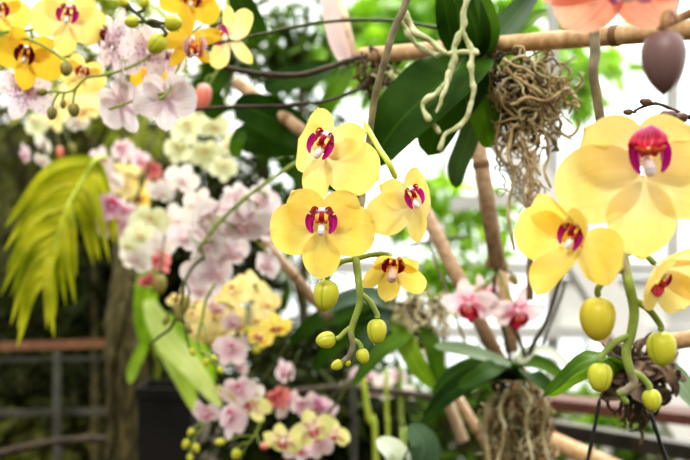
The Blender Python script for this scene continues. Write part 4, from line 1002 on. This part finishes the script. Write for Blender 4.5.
cluster('blush and green orchid spray, left group at the bottom', [(290, 340), (270, 370), (248, 395), (225, 415)],
        [('pastel', 206, 412, 17), ('pastel', 238, 390, 18), ('greenish', 250, 406, 24), ('pastel', 232, 418, 22), ('white', 252, 392, 13), ('greenish', 224, 396, 15)], 1.35, 20, G3, seed=63)
cluster('coral red orchid bud group above the bottom blooms', [(300, 350), (292, 370), (284, 392)],
        [('coral', 278, 398, 14), ('pastel', 290, 400, 13), ('pastel', 284, 372, 14), ('white', 282, 412, 9)], 1.45, 14, G3, seed=64)
cluster('green-rimmed orchid spray with rosy centre at the bottom edge', [(350, 380), (335, 405), (312, 425), (290, 440)],
        [('greenish', 284, 440, 22), ('pastel', 300, 446, 22), ('greenish', 312, 428, 22), ('greenish', 334, 434, 18), ('pastel', 318, 444, 16)], 1.3, 20, G3, seed=65)
cluster('blush orchid spray behind the green-rimmed blooms', [(350, 370), (340, 390), (322, 402), (305, 412)],
        [('pastel', 314, 408, 17), ('pastel', 326, 412, 15), ('pastel', 302, 406, 12), ('mauve', 318, 406, 12)], 1.5, 16, G3, seed=66)
cluster('row of tiny pink orchids behind the slim stems at lower centre', [(345, 372), (368, 382), (390, 388), (412, 386)],
        [('pastel', 350, 386, 11), ('pastel', 368, 376, 11), ('white', 384, 382, 10), ('pastel', 398, 376, 10), ('white', 410, 392, 9), ('white', 388, 396, 8), ('pastel', 356, 374, 9), ('pastel', 374, 392, 9)], 2.0, 10, G3, seed=67)
spray('orchid_spray', 'tiny yellow-green buds hanging at the bottom left of the blush group', 'orchid', G3,
      [(206, 418, 1.4), (200, 430, 1.4), (192, 446, 1.4), (190, 470, 1.4)], 1.2,
      buds=[(186, 444, 1.39, 8, 10, 200, 'bud_green'), (196, 448, 1.39, 8, 10, 160, 'bud_green'), (191, 432, 1.39, 7, 8, 220, 'bud_green'), (190, 458, 1.39, 7, 8, 180, 'bud_green')], stem_mat='stem_green')
spray('orchid_spray', 'green buds between the two bottom blush groups', 'orchid', G3,
      [(262, 420, 1.33), (254, 436, 1.33), (244, 450, 1.33), (236, 470, 1.33)], 1.2,
      buds=[(236, 454, 1.32, 10, 11, 200, 'bud_green'), (220, 442, 1.32, 8, 10, 260, 'bud_green'), (264, 446, 1.32, 8, 8, 120, 'bud_coral')], stem_mat='stem_green')

# ================================================================== LIGHT & CAMERA
w = bpy.data.worlds.new('World'); scene.world = w; w.use_nodes = True
nt = w.node_tree; nt.nodes.clear()
out = N(nt, 'ShaderNodeOutputWorld'); bg = N(nt, 'ShaderNodeBackground'); L(nt, bg.outputs[0], out.inputs[0])
tc = N(nt, 'ShaderNodeTexCoord'); dt = N(nt, 'ShaderNodeVectorMath', operation='DOT_PRODUCT')
L(nt, tc.outputs['Generated'], dt.inputs[0]); dt.inputs[1].default_value = Vector((0.30, 0.55, 0.78)).normalized()
rp = ramp(nt, [(0.0, (0.10, 0.10, 0.085, 1)), (0.45, (0.36, 0.36, 0.34, 1)), (0.62, (1.25, 1.25, 1.2, 1)), (1.0, (2.6, 2.6, 2.55, 1))])
mr = N(nt, 'ShaderNodeMapRange'); mr.inputs[1].default_value = -1; mr.inputs[2].default_value = 1; L(nt, dt.outputs['Value'], mr.inputs[0])
L(nt, mr.outputs[0], rp.inputs[0]); L(nt, rp.outputs[0], bg.inputs[0]); bg.inputs[1].default_value = 1.15
def sun(name, rot, e, ang, col=(1, .97, .9)):
    l = bpy.data.lights.new(name, 'SUN'); l.energy = e; l.angle = math.radians(ang); l.color = col
    o = bpy.data.objects.new(name, l); COL.objects.link(o); o.rotation_euler = [math.radians(a) for a in rot]
sun('sun', (-34, 20, 0), 2.6, 8)
sun('fill_sun', (42, -22, 0), 2.3, 25, (1, .98, .94))  # added fill from behind the camera, brightens the petals
cam = bpy.data.cameras.new('camera'); co = bpy.data.objects.new('camera', cam); COL.objects.link(co)
co.location = (0, 0, EYE); co.rotation_euler = (math.pi / 2, 0, 0)
cam.lens = 50; cam.sensor_width = 36; cam.clip_start = 0.02
cam.dof.use_dof = True; cam.dof.focus_distance = 0.72; cam.dof.aperture_fstop = 5.6; cam.dof.aperture_blades = 7
scene.camera = co
scene.view_settings.view_transform = 'Standard'
scene.view_settings.exposure = -0.08

scene.view_settings.look = 'Medium High Contrast'
